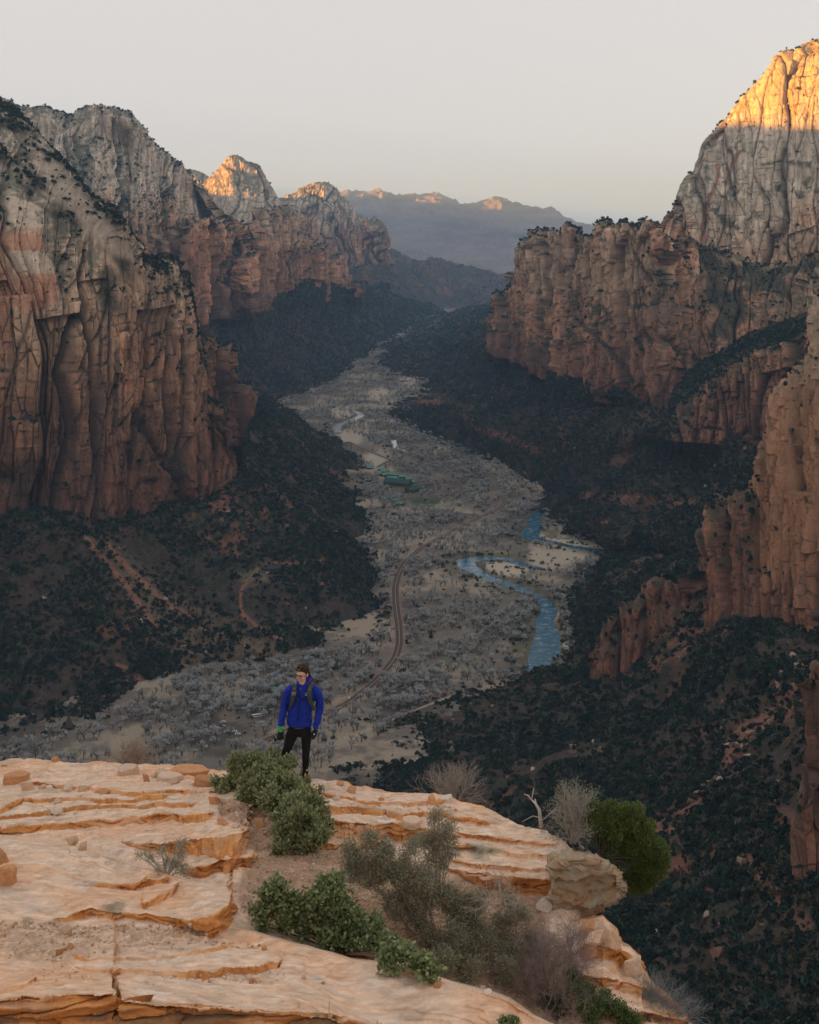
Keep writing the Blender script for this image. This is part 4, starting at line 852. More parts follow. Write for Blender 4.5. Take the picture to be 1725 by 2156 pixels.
# ledges: (lip line, riser height in the same units)
LEDGE = [
 ([(-80,2104,120),(0,2103,120),(85,2101,120),(180,2095,120),(238,2090,120),(246,2100,110),(254,2104,120),(325,2112,110),(427,2116,100),(512,2125,90),(615,2129,80),(683,2134,60),(737,2142,30),(800,2165,10)], 1),
 ([(-80,2092,8),(0,2082,9),(43,2069,12),(70,2058,9),(84,2052,0)], 1),
 ([(110,2026,0),(160,2018,5),(256,2012,6),(380,2010,7),(450,2008,10),(472,2004,8),(480,2000,0)], 1),
 ([(140,2026,0),(180,2036,7),(240,2043,8),(325,2046,10),(427,2040,16),(520,2035,15),(585,2030,13),(594,2026,0)], 1),
 ([(100,1932,0),(125,1930,12),(192,1909,16),(265,1922,12),(308,1921,14),(330,1926,18),(400,1935,26),(440,1926,44),(485,1904,52),(492,1906,0)], 1.0),
 ([(170,1856,0),(220,1860,4),(273,1862,8),(308,1851,13),(349,1846,11),(356,1844,0)], 1),
 ([(298,1908,0),(304,1903,11),(355,1880,14),(368,1864,12),(374,1856,0)], 1),
 ([(250,1775,0),(290,1778,12),(384,1768,26),(449,1762,40),(505,1752,46),(522,1744,34),(530,1742,0)], 1.0),
 ([(375,1834,0),(400,1824,20),(470,1810,32),(530,1806,26),(545,1804,0)], 1),
 ([(-80,1748,9),(0,1744,12),(128,1736,14),(256,1723,16),(367,1714,18),(440,1709,18),(455,1708,0)], 1),
 ([(-80,1722,8),(0,1720,9),(85,1711,10),(171,1698,11),(300,1696,8),(400,1692,9),(420,1690,0)], 1),
 ([(-80,1706,8),(0,1703,10),(43,1688,10),(128,1681,7),(240,1682,10),(340,1675,10),(362,1672,0)], 1),
 ([(20,1650,0),(77,1646,6),(160,1656,7),(239,1664,9),(320,1665,8),(449,1665,7),(470,1664,0)], 1),
 ([(640,1670,0),(700,1674,6),(760,1690,7),(850,1692,7),(900,1690,10),(925,1684,12),(935,1682,0)], 1),
 ([(600,1702,0),(640,1700,12),(699,1701,14),(787,1704,13),(850,1712,12),(930,1716,9),(1010,1722,8),(1060,1732,0)], 1),
 ([(560,1722,0),(620,1724,22),(699,1729,32),(782,1734,30),(839,1731,34),(880,1742,28),(940,1752,12),(985,1760,0)], 1),
 ([(560,1784,0),(640,1778,14),(720,1776,14),(790,1772,10),(830,1770,0)], 1),
 ([(930,1742,0),(984,1752,7),(1060,1762,8),(1130,1770,8),(1180,1776,0)], 1),
 ([(930,1778,0),(984,1776,10),(1067,1787,11),(1130,1795,12),(1182,1797,9),(1200,1800,0)], 1),
 ([(930,1802,0),(995,1812,9),(1078,1822,10),(1150,1824,8),(1200,1826,0)], 1),
 ([(930,1826,0),(1016,1836,26),(1098,1846,34),(1182,1850,34),(1205,1856,0)], 1),
 ([(1210,2000,0),(1240,1990,24),(1290,1982,30),(1330,2016,26),(1365,2030,10)], 1),
]
# brinks beyond which the ground drops out of sight: (u, v, share by which the distance jumps)
BRINK = [([(-80,1750,.13),(0,1761,.13),(77,1768,.12),(171,1783,.10),(256,1810,.08),(316,1826,.07),(406,1855,.05),(478,1889,.02),(520,1910,0)]),
         ([(440,1935,0),(500,1950,.03),(547,1966,.06),(641,1990,.10),(737,2018,.14),(790,2026,.17),(865,2028,.2),(885,2036,.21),(905,2053,.23),(995,2080,.27),(1073,2103,.30),(1125,2139,.33),(1171,2160,.34),(1230,2226,.35),(1300,2290,.35)])]
VB = 2236.0
def ip(tab, u, k=1): a = np.array(tab, float); return np.interp(u, a[:, 0], a[:, k])
def ledge_grid(name, us, NR, topfn, topY, y0, ledges, brinks, seed, mat, side=0):
    nU = len(us)
    topv = topfn(us) + 2.2 * fbm(us / 22, us * 0, us * 0, 4, seed, .6)
    tt = np.linspace(0, 1, NR)
    VV = VB + (topv[:, None] - VB) * tt[None, :]; UU = np.repeat(us[:, None], NR, 1)
    tan_th = -ray(UU, VV)[1]; dt = tan_th[:, :-1] - tan_th[:, 1:]
    J = np.zeros(VV.shape); near_b = np.zeros(VV.shape)
    for L in brinks:
        a = np.array(L, float); bb = np.interp(us, a[:, 0], a[:, 1]) + 2.0 * fbm(us / 45, us * 0, us * 0, 2, seed + 60, .5)
        j = np.where(((us >= a[0, 0]) | (a[0, 0] < -79)) & (us <= a[-1, 0]), np.interp(us, a[:, 0], a[:, 2]), 0)
        J = J + np.log1p(j)[:, None] * (ss(bb[:, None] + 4, bb[:, None] - 4, VV) - ss(bb[:, None] + 4, bb[:, None] - 4, VV[:, :1])); near_b = np.maximum(near_b, (j[:, None] > .005) * np.exp(-((VV - bb[:, None]) / 9.)**2))
    def integ(tau):
        g = dt / np.maximum(tan_th[:, 1:] - tau[:, None], .03)
        return np.log(y0)[:, None] + np.concatenate([np.zeros((nU, 1)), np.cumsum(g, 1)], 1) + J
    lo, hi = np.full(nU, -3.0), np.full(nU, .42)
    for _ in range(40):
        m = (lo + hi) / 2; e = integ(m)[:, -1] > np.log(topY); hi = np.where(e, m, hi); lo = np.where(e, lo, m)
    LY = integ((lo + hi) / 2); base = LY - J
    sl = -np.gradient(base, axis=1) / np.gradient(VV, axis=1)                 # growth of log distance per pixel going up
    ris = np.zeros(VV.shape)
    for k, (L, g) in enumerate(ledges):
        a = np.array(L, float); inn = ((us >= a[0, 0]) | (a[0, 0] < -79)) & (us <= a[-1, 0])
        lip = np.interp(us, a[:, 0], a[:, 1]) + 2.2 * fbm(us / 26, us * 0, us * 0 + k, 5, seed + 2 + k, .6) + 2.2 * ss(-.35, .35, vn(us / 30., us * 0, us * 0 + k, seed + 22 + k))
        rh = np.where(inn, np.interp(us, a[:, 0], a[:, 2]) * (1 + .22 * fbm(us / 30, us * 0, us * 0, 3, seed + 40 + k) * (a[:, 2].max() < 60)), 0)
        lip = lip[:, None]; r_ = np.maximum(rh[:, None], 1e-3); h = (lip + r_ - VV) / r_                 # 0 at the riser's foot, 1 at its lip
        C = 1.2 * r_ + 26
        A = np.where(r_ > 55, .90, .97) * r_ * np.take_along_axis(sl, np.argmin(np.abs(VV - lip - r_ / 2), 1)[:, None], 1)
        shp = np.clip(h, 0, 1) * (1 - np.clip((lip - VV) / C, 0, 1) ** .85)
        LY = LY - A * shp * (rh[:, None] > .3)
        ris = np.maximum(ris, ((h > 0) & (h < 1)) * ss(1.5, 5, r_))
    P = at(UU, VV, np.exp(LY))
    N, sg = grid_normals(P)
    x, y, z = P[..., 0], P[..., 1], P[..., 2]
    wob = 2.6 * fbm(UU / 26, VV / 26, 0 * UU, 4, seed + 1, .6)
    rs = ss(.70, .40, N[..., 2]); rs = np.apply_along_axis(lambda c: np.convolve(c, [.25, .5, .25], 'same'), 1, rs)
    basin = poly_mask(UU + wob * 2, VV + wob, [(-500,1945),(60,1938),(120,1935),(160,1948),(280,1946),(400,1950),(440,1975),(470,1992),(440,2004),(300,2008),(190,2010),(140,2040),(90,2020),(-500,2012)], 6)
    scree = poly_mask(UU + wob * 2, VV + wob, [(545,1800),(620,1790),(760,1790),(860,1810),(980,1850),(1060,1880),(1160,1900),(1150,1960),(1210,2010),(1200,2150),(1160,2150),(1060,2095),(990,2070),(905,2045),(860,2020),(740,2010),(640,1982),(540,1955),(500,1900),(505,1850)], 8)
    scree = np.maximum(scree, poly_mask(UU, VV, [(455,1680),(500,1690),(560,1700),(600,1760),(560,1800),(520,1790),(525,1745),(460,1715)], 5))
    blk2 = worley(x / .9 + .3 * fbm(x, y, z, 2, 308), z / .14, 309)
    str_ = vn(x / 3.0, y / 3.0, z / .045 + 2.0 * fbm(x / 1.5, y / 1.5, z, 2, 311), 310)
    str2 = vn(x / 3.0, y / 3.0, z / .12 + 1.5 * fbm(x / 2, y / 2, z, 2, 313), 312)
    D = .05 * fbm(x / 1.3, y / 1.3, z / .6, 3, 314) + .009 * fbm(x / .16, y / .16, z / .1, 4, 315, .6)
    D = D + rs * (.022 * str_ + .04 * str2 + .05 * (blk2[2] - .5) - .04 * np.exp(-((blk2[1] - blk2[0]) / .07)**2))
    # thin sheets spalling off the treads: broad steps a centimetre or two high
    shf = fbm(x / 1.5, (y + .3 * x) / .6, 0 * z, 4, 317, .5) * 2.6; fr = shf - np.floor(shf); sheet = np.floor(shf) + ss(.90, 1.0, fr)
    treadw = (1 - rs) * (1 - basin) * (1 - scree)
    D = D + treadw * sheet * .012
    D = D + (scree + basin) * (.03 * fbm(x / .09, y / .09, z / .09, 3, 318, .65))
    ck = poly_dist(UU + 2.0 * fbm(VV / 7, UU * 0, UU * 0, 3, 319), VV, [(237,2043),(243,2062),(246,2080),(252,2098),(250,2120),(240,2150),(232,2170)]); D = D - .25 * (1 - ss(1.0, 4.5, ck))
    D = D * (1 - .95 * near_b)
    Q = P + N * D[..., None]
    N2, _ = grid_normals(Q)
    steep = ss(.78, .45, N2[..., 2])
    n1 = fbm(x / .9, y / .9, z / .9, 4, 320); n2 = fbm(x / .12, y / .12, z / .08, 4, 321, .6); n3 = fbm(x / .35 + 3, y / .12, z / .2, 4, 324, .6)
    col = np.zeros(P.shape) + FT
    col = mix(col, FT * [.93, .80, .70], ss(-.1, .6, n1 + .3 * n3)); col = mix(col, FW, ss(.22, .7, n3 - .3 * n1 + .2 * n2) * .65)
    edge = ss(.84, .92, fr) * (1 - ss(.97, 1.0, fr)) * treadw; col = mix(col, FO * 1.1, edge * .28)
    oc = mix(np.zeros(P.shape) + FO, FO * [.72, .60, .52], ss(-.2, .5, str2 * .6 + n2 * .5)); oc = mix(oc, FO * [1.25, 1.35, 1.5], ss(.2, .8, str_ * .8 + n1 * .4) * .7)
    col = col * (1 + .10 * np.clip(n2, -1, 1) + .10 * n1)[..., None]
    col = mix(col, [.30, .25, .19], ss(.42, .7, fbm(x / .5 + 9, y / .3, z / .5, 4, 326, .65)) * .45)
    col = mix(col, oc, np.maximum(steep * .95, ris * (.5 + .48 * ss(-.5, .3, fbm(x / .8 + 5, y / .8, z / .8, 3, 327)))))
    bs = ss(2108, 2135, VV + 6 * n1) * ris; col = mix(col, [.20, .145, .095], bs * ss(-.2, .4, vn(x / 1.4, y / 1.4, z / .03, 330) * .6 + n3 * .7) * .8)
    col = mix(col, [.50, .35, .235], basin * .8 * ss(-.4, .3, n2)); col = mix(col, [.36, .225, .145], scree * .85); col = mix(col, [.50, .375, .27], scree * ss(.1, .5, n2) * .6)
    for (a, b_, r) in ((230,1912,20),(245,1915,26),(60,1935,18),(930,1800,26),(1010,1786,22),(960,1792,20)):
        col = mix(col, [.17, .15, .10], (1 - ss(r * .4, r, np.hypot(UU - a, (VV - b_) * 1.6) + 6 * n2)) * .6)
    col = mix(col, [.22, .24, .17], poly_mask(UU + n2 * 8, VV + n2 * 8, [(985,1776),(1030,1774),(1060,1790),(1020,1806),(990,1800)], 6) * .6)
    sh = poly_mask(UU + 4 * n2, VV + 4 * n2, [(-60,1890),(60,1885),(130,1900),(100,1928),(-60,1935)], 14); col = mix(col, [.50, .44, .38], sh * .5 * ss(-.3, .3, n3))
    col = mix(col, [.05, .03, .02], (1 - ss(1.0, 3.5, ck)) * .5)
    # carry the rock on past the brink, down the cliff, and back under the viewer's feet
    hd = np.stack([Q[:, -1, 0], Q[:, -1, 1]], -1); hd /= np.linalg.norm(hd, axis=1, keepdims=True); hd = hd * np.where(us > 1150, np.interp(us, [1150, 1200, 1225], [1, .15, 1]) if side else 1, 1)[:, None]
    ex = [(.08,-.03),(.20,-.12),(.34,-.35),(.45,-.8),(.5,-1.6),(.55,-3),(.9,-6),(1.4,-12),(3,-26),(6,-60),(10,-120)]
    back = np.stack([np.column_stack([Q[:, -1, :2] + hd * (a + .25 * abs(b_)**.5 * fbm(us / 40, us * 0 + k, us * 0, 3, 331)[:, None]), Q[:, -1, 2] + b_]) for k, (a, b_) in enumerate(ex)], 1)
    front = np.stack([np.column_stack([Q[:, 0, 0] * s_, Q[:, 0, 1] * s_, Q[:, 0, 2] + (458.3 - Q[:, 0, 2]) * (1 - s_) ** .8]) for s_ in (-.2, .1, .3, .5, .7, .85)], 1)
    Qf = np.concatenate([front, Q, back], 1); colf = np.concatenate([np.repeat(col[:, :1], 6, 1), col, np.repeat(oc[:, -1:] * .9, len(ex), 1)], 1)
    if side:                                                                  # close the right-hand side down into the cliff
        last = Qf[-1:]; nx = [(.03,-.1),(.05,-.5),(.06,-1.5),(.06,-5),(.06,-20)]
        add = np.concatenate([last + np.array([a, 0, b_]) for a, b_ in nx]); Qf = np.concatenate([Qf, add]); colf = np.concatenate([colf, np.repeat(colf[-1:] * .8, 5, 0)])
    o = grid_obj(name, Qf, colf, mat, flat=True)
    return dict(us=us, VV=VV, Q=Q, N=N2)
M_sand = tint_mat('ledge_sandstone', 9.0, bump=.8, bdist=.03, var=.26, streak=(.5, 1, 2.2))
u1 = np.concatenate([np.arange(-1000, -76, 7.0), np.arange(-76, 1218, 1.9)])
TOP1 = [t for t in TOP if t[0] <= 1192] + [(1216, 1802)]
G1 = ledge_grid('sandstone_ledge', u1, 430, lambda u: ip(TOP1, u), ip(TOPY, np.minimum(u1, 1212)), 8.3 + 0 * u1, LEDGE[:-1], BRINK, 300, M_sand, 1)
u2 = np.arange(1176, 1500, 1.9)
TOP2 = [(1176, 1946), (1222, 1936)] + [t for t in TOP if t[0] > 1225]
G2 = ledge_grid('sandstone_bluff', u2, 190, lambda u: ip(TOP2, u), np.interp(u2, [1176, 1312, 1384, 1500], [13.3, 13.0, 12.4, 11.9]), 11.0 + 0 * u2, [LEDGE[-1], ([(1190,2060,0),(1230,2056,20),(1300,2062,24),(1380,2088,16),(1440,2120,10)], 1), ([(1190,2120,0),(1260,2118,22),(1360,2130,22),(1450,2150,10)], 1)], [], 500, M_sand)
def fsurf(u, v):
    G = G1 if (u < 1200 or (u < 1216 and v < 1940)) else G2
    i = int(np.argmin(np.abs(G['us'] - u))); j = int(np.argmin(np.abs(G['VV'][i] - v))); return Vector(G['Q'][i, j]), Vector(G['N'][i, j])
def at_v(u, v, y): return Vector(at(u, v, y))
# ---------------------------------------------------------------- loose rocks
def rock_mat(name, col, c2=None):
    m, n, l, b = new_mat(name); tc = n.new('ShaderNodeTexCoord'); nz = n.new('ShaderNodeTexNoise'); nz.inputs['Scale'].default_value = 7; nz.inputs['Detail'].default_value = 7; nz.inputs['Roughness'].default_value = .7
    l.new(tc.outputs['Object'], nz.inputs[0]); cr = n.new('ShaderNodeValToRGB'); c2 = c2 or tuple(k * .62 for k in col)
    cr.color_ramp.elements[0].position = .35; cr.color_ramp.elements[0].color = (*c2, 1); cr.color_ramp.elements[1].position = .65; cr.color_ramp.elements[1].color = (*col, 1)
    l.new(nz.outputs['Fac'], cr.inputs[0]); oi = n.new('ShaderNodeObjectInfo'); mr = n.new('ShaderNodeMapRange'); mr.inputs['To Min'].default_value = .8; mr.inputs['To Max'].default_value = 1.2; l.new(oi.outputs['Random'], mr.inputs['Value'])
    mx = n.new('ShaderNodeVectorMath'); mx.operation = 'SCALE'; l.new(cr.outputs[0], mx.inputs[0]); l.new(mr.outputs[0], mx.inputs['Scale']); l.new(mx.outputs[0], b.inputs['Base Color'])
    bp = n.new('ShaderNodeBump'); bp.inputs['Strength'].default_value = .5; bp.inputs['Distance'].default_value = .03; l.new(nz.outputs['Fac'], bp.inputs['Height']); l.new(bp.outputs[0], b.inputs['Normal'])
    b.inputs['Roughness'].default_value = .93; b.inputs['Specular IOR Level'].default_value = .2
    return m
RM = {'orange': rock_mat('orange_rock', (.66, .36, .19), (.52, .24, .10)), 'pale': rock_mat('pale_rock', (.72, .56, .43), (.60, .40, .26)), 'white': rock_mat('white_rock', (.76, .68, .58), (.66, .54, .42)), 'tan': rock_mat('tan_rock', (.64, .46, .32), (.52, .31, .18)), 'lichen': rock_mat('lichen_rock', (.40, .39, .29), (.42, .22, .11))}
def hull_mesh(name, pts, mat, bev=.03, disp=.02, sub=1, freq=4.0, seed=0):
    bm = bmesh.new()
    for p in pts: bm.verts.new(p)
    bmesh.ops.convex_hull(bm, input=bm.verts); 
    bmesh.ops.delete(bm, geom=[v for v in bm.verts if not v.link_faces], context='VERTS')
    bmesh.ops.dissolve_limit(bm, angle_limit=.12, verts=bm.verts, edges=bm.edges)
    if bev: bmesh.ops.bevel(bm, geom=bm.edges[:], offset=bev, segments=1, affect='EDGES', clamp_overlap=True)
    bmesh.ops.triangulate(bm, faces=bm.faces)
    for _ in range(sub): bmesh.ops.subdivide_edges(bm, edges=bm.edges[:], cuts=1, use_grid_fill=True)
    if disp:
        co = np.array([v.co[:] for v in bm.verts]); d = disp * (fbm(co[:, 0] * freq, co[:, 1] * freq, co[:, 2] * freq * 1.8, 4, seed) + .5 * np.round(vn(co[:, 0] * freq * .5, co[:, 1] * freq * .5, co[:, 2] * freq * 3, seed + 5) * 2))
        bm.normal_update()
        for v, k in zip(bm.verts, d): v.co += v.normal * k
    me = bpy.data.meshes.new(name); bm.to_mesh(me); bm.free(); me.materials.append(mat); return me
rk = random.Random(11)
def rock_pts(kind, r):
    if kind == 'slab': return [(r.uniform(.35, .5) * math.cos(a) , r.uniform(.35, .5) * math.sin(a), z) for a in [k * .9 + r.uniform(-.3, .3) for k in range(7)] for z in (0, r.uniform(.8, 1))]
    if kind == 'block':
        n = r.choice((4, 5, 5, 6)); ox, oy = r.uniform(-.16, .16), r.uniform(-.12, .12); R_ = [r.uniform(.34, .56) for _ in range(n)]; f = r.uniform(.5, 1)
        return [(R_[q_] * k * math.cos(q_ * 6.283 / n + .4) + ox * z, R_[q_] * k * math.sin(q_ * 6.283 / n + .4) + oy * z, z * (1 if q_ % n < n // 2 else f)) for q_ in range(n) for z, k in ((0, 1), (r.uniform(.75, 1), r.uniform(.7, .98)))]
    if kind == 'old': return [(sx * r.uniform(.34, .5), sy * r.uniform(.34, .5), z * r.uniform(.75, 1)) for sx in (-1, 1) for sy in (-1, 1) for z in (0, 1)] + [(r.uniform(-.5, .5), r.uniform(-.5, .5), r.uniform(.2, 1)) for _ in range(4)]
    return [(Vector((r.gauss(0, 1), r.gauss(0, 1), r.gauss(0, 1))).normalized() * r.uniform(.42, .5) + Vector((0, 0, .45)))[:] for _ in range(16)]
RK = {}
for kd in ('slab', 'block', 'round'):
    for i in range(5):
        for mn in RM: RK[kd, i, mn] = None
def get_rock(kd, i, mn, bigger=False):
    k = (kd, i, mn, bigger)
    if RK.get(k) is None:
        r = random.Random(hash((('slab','block','round').index(kd), i)) % 1000 + 3); RK[k] = hull_mesh('rock', rock_pts(kd, r), RM[mn], .05, .018 if bigger else .012, 2 if bigger else 1, 4, i)
    return RK[k]
# (u, v of the foot, width, height in survey pixels, kind, colour, what it is)
ROCKS = [
 (34,1647,72,22,'slab','orange','wide flat orange slab at the far left of the ledge top'),(58,1662,42,28,'block','tan','angular tan block leaning under the flat orange slab'),(26,1612,60,13,'round','pale','rounded pale rock hump on the left skyline of the ledge'),
 (118,1607,20,10,'block','orange','small orange block alone on the ledge skyline'),(146,1668,34,16,'round','pale','pale rounded stone in the row of rocks below the flat slab'),(175,1670,26,13,'block','tan','tan stone between two pale stones in the upper row'),
 (216,1672,50,13,'block','orange','long low orange stone ending the upper row of rocks'),(89,1660,20,9,'block','tan','small tan stone just right of the leaning block'),(104,1662,20,8,'block','pale','small pale stone at the left of the upper row'),
 (272,1633,62,22,'slab','pale','thick pale slab on the skyline below the dry bush'),(310,1647,19,23,'block','orange','upright orange rock chip beside the thick pale slab'),(360,1644,72,15,'slab','pale','broad pale slab in the stack left of the green bush'),
 (340,1637,40,12,'slab','tan','tan slab wedged behind the broad pale slab'),(398,1630,116,12,'slab','orange','long thin orange slab capping the stack left of the green bush'),(366,1652,36,8,'slab','tan','thin tan flake under the broad pale slab'),
 (430,1654,58,22,'slab','orange','tilted orange slab touching the green bush on its left'),(412,1655,28,9,'block','tan','small tan block under the tilted orange slab'),
 (456,1694,30,26,'block','orange','orange block at the top of the rubble below the green bush'),(482,1704,22,20,'round','tan','round tan stone beside the orange block in the rubble'),(470,1735,44,38,'slab','orange','large tilted orange plate in the rubble left of the green bush'),
 (543,1738,44,32,'slab','orange','orange plate poking out under the green bush'),(566,1730,38,24,'slab','tan','tan plate tucked beneath the green bush'),(515,1736,20,18,'round','tan','round tan stone in the middle of the rubble'),
 (498,1743,30,10,'round','pale','flat pale stone at the foot of the tilted plate'),(531,1756,22,20,'block','tan','tan block low in the rubble'),(569,1756,18,18,'block','pale','pale block low in the rubble under the green bush'),
 (124,1721,34,32,'round','white','large whitish round stone resting on the thin ledges'),(104,1722,20,17,'round','tan','smaller tan round stone left of the whitish round stone'),(124,1694,26,12,'round','tan','flattish tan stone above the whitish round stone'),
 (161,1718,13,9,'round','white','tiny white stone right of the whitish round stone'),(150,1779,42,26,'round','tan','weathered tan lump on the rim of the near left slab'),(174,1788,30,20,'block','tan','crumbly tan rock beside the weathered lump'),
 (4,1812,40,46,'block','orange','square pinkish orange block at the left edge of the photo'),(16,1858,58,46,'block','orange','deep orange block under the square block at the left edge'),
 (130,2008,34,20,'block','orange','orange stone in the gravel pocket'),(151,1998,24,18,'block','orange','orange stone behind its twin in the gravel pocket'),(170,2016,54,28,'slab','pale','pale triangular flake lying in the gravel pocket'),(136,1966,34,24,'block','tan','square tan stone at the back of the gravel pocket'),
 (557,2014,17,10,'block','orange','small orange brick-like stone alone on the smooth slab'),(643,2058,17,14,'round','pale','small pale stone alone on the lower right of the near slab'),(681,2068,13,5,'block','orange','tiny flat orange chip on the near slab'),
 (530,2060,22,14,'block','orange','orange stone at the right end of the low step'),(545,2060,18,13,'block','tan','tan stone second from the right end of the low step'),(571,2062,12,13,'round','white','small white stone at the very end of the low step'),(474,2056,18,12,'round','pale','pale stone midway along the low step'),
 (738,1674,30,16,'block','orange','pointed orange rock on the skyline right of the man'),(709,1688,22,10,'round','white','white stone on the shelf right of the green bush'),(746,1688,10,8,'round','white','little white stone right of the pointed orange rock'),(803,1686,15,8,'block','orange','flat orange stone on the middle of the shelf'),
 (717,1656,22,6,'slab','orange','thin orange flake on the skyline right of the man'),(914,1690,24,18,'block','orange','cube of orange rock before the grey skyline bush'),(943,1688,34,10,'slab','white','white slab at the foot of the grey skyline bush'),
 (1146,1918,50,38,'round','white','big smooth white boulder below the lichen covered overhang'),(826,1790,24,15,'round','white','white stone behind the olive shrub'),(743,1797,30,15,'block','pale','pale stone left of the olive shrub'),
 (920,2074,24,16,'block','orange','orange stone at the rim of the near slab under the shrubs'),(1016,2082,16,8,'round','pale','small pale stone at the rim of the near slab'),(1028,2090,26,8,'slab','white','thin white flake at the rim of the near slab'),
 (1285,2000,62,58,'round','tan','rounded tan rock knob on the lower right of the cliff'),(1334,2046,60,46,'block','pale','pale block below the rounded knob at the cliff edge'),(1240,2010,50,40,'block','orange','orange block in the hollow under the overhang'),
 (1235,1960,60,30,'block','orange','orange rock in the shade under the overhang'),(865,1740,60,20,'slab','pale','pale overhanging flake on the orange face'),
]
for i, (u, v, w, h, kd, mn, lab) in enumerate(ROCKS):
    p, n_ = fsurf(u, min(v, 2230)); s_ = p.y / FOC / cp
    o = link(get_rock(kd, i % 5, mn, True), 'rock', loc=p + Vector((0, 0, -.12 * h * s_)))
    dep = (w * (1.0 if kd == 'slab' else .85)) if w < 40 else 26 + .25 * w; o.scale = (w * s_, dep * s_, h * s_ * 1.12)
    o.rotation_euler = (rk.uniform(-.14, .14), rk.uniform(-.2, .2), rk.uniform(-.5, .5) if w > h * 1.7 else rk.uniform(0, 6.3))
    if kd == 'slab' and h > .45 * w: o.scale = (w * s_, w * s_ * .9, w * .26 * s_); o.rotation_euler.x = .75; o.location.z += .10 * h * s_
    tag(o, lab, 'rock')
# pebbles: the 220 larger ones are things, the rest is gravel
peb = []
def inpoly(u, v, poly): return poly_mask(np.array([[u]]), np.array([[v]]), poly, 1)[0, 0] > .5
def sow(poly, n, smin, smax, pw=2.5):
    a = np.array(poly); k = 0
    while k < n:
        u, v = rk.uniform(a[:, 0].min(), a[:, 0].max()), rk.uniform(a[:, 1].min(), a[:, 1].max())
        if u < -50 or not inpoly(u, v, poly): continue
        peb.append((u, v, smin + (smax - smin) * rk.random()**pw)); k += 1
GP = [(-50,1945),(60,1938),(120,1935),(160,1948),(280,1946),(400,1950),(440,1975),(470,1992),(440,2004),(300,2008),(190,2012),(140,2036),(90,2020),(-50,2012)]
sow(GP, 700, 2.2, 9, 2.2); sow([(-50,1942),(110,1936),(125,1948),(-50,1960)], 60, 7, 13, 1); sow([(150,1950),(420,1946),(450,1975),(400,1985),(300,1962),(170,1972)], 80, 6, 13, 1.2)
sow([(430,1985),(500,1975),(560,1990),(520,2005),(440,2005)], 60, 3, 10, 1.5); sow([(320,2056),(600,2046),(600,2058),(330,2066)], 70, 3, 9, 2); sow([(60,2045),(140,2030),(200,2058),(110,2066)], 50, 2.5, 7, 2)
sow([(545,1800),(700,1795),(760,1850),(700,1900),(540,1930),(505,1870)], 420, 2.2, 8, 2.5); sow([(455,1680),(560,1700),(600,1760),(560,1800),(520,1790),(460,1715)], 110, 3, 12, 2)
sow([(60,1700),(420,1690),(440,1705),(60,1725)], 110, 2, 5, 2); sow([(640,1700),(940,1700),(1000,1715),(640,1712)], 80, 2.5, 7, 2); sow([(860,2050),(1080,2095),(1160,2150),(1200,2140),(1080,2060),(900,2030)], 120, 3, 10, 2)
sow([(560,1795),(830,1800),(1000,1870),(1150,1950),(1200,2100),(1000,2050),(760,1980),(560,1940)], 260, 3, 11, 2)
sow([(0,1770),(400,1860),(700,2080),(200,2080)], 25, 2, 4.5, 2)
peb.sort(key=lambda a: -a[2])
PM = [get_rock(k, i, m) for k, i, m in (('round',0,'pale'),('round',1,'white'),('block',1,'tan'),('block',2,'orange'),('round',2,'tan'),('block',3,'pale'),('slab',1,'pale'),('round',3,'pale'))]
PD = ['pale', 'white', 'tan', 'orange', 'tan', 'pale', 'pale', 'pale']
PP, PR, PS, PI = [], [], [], []
for i, (u, v, s) in enumerate(peb):
    p, n_ = fsurf(u, v); s_ = s * p.y / FOC / cp; k = rk.choice((0, 0, 1, 2, 2, 3, 4, 5, 6, 7)); rot = (rk.uniform(-.4, .4), rk.uniform(-.4, .4), rk.uniform(0, 6.3)); sc = (s_, s_ * rk.uniform(.75, 1.1), s_ * rk.uniform(.6, .95))
    if i < 220:
        o = link(PM[k], 'stone', loc=p - Vector((0, 0, .12 * s_))); o.rotation_euler = rot; o.scale = sc
        where = 'in the gravel pocket on the near ledge' if v > 1930 and u < 480 and v < 2040 else ('along the low step of the near slab' if v > 2040 and u < 700 else ('in the rubble among the shrubs' if u > 440 else 'on the thin ledges at left'))
        tag(o, 'small ' + PD[k] + ' stone lying ' + where, 'stone', 'small loose stones ' + where)
    else: PP.append(p - Vector((0, 0, .1 * s_))); PR.append(rot); PS.append(sc); PI.append(k)
PEBP = [bpy.data.objects.new('pebble', m) for m in PM]
stuff('gravel', np.array(PP), np.array(PR), np.array(PS), PI, PEBP)
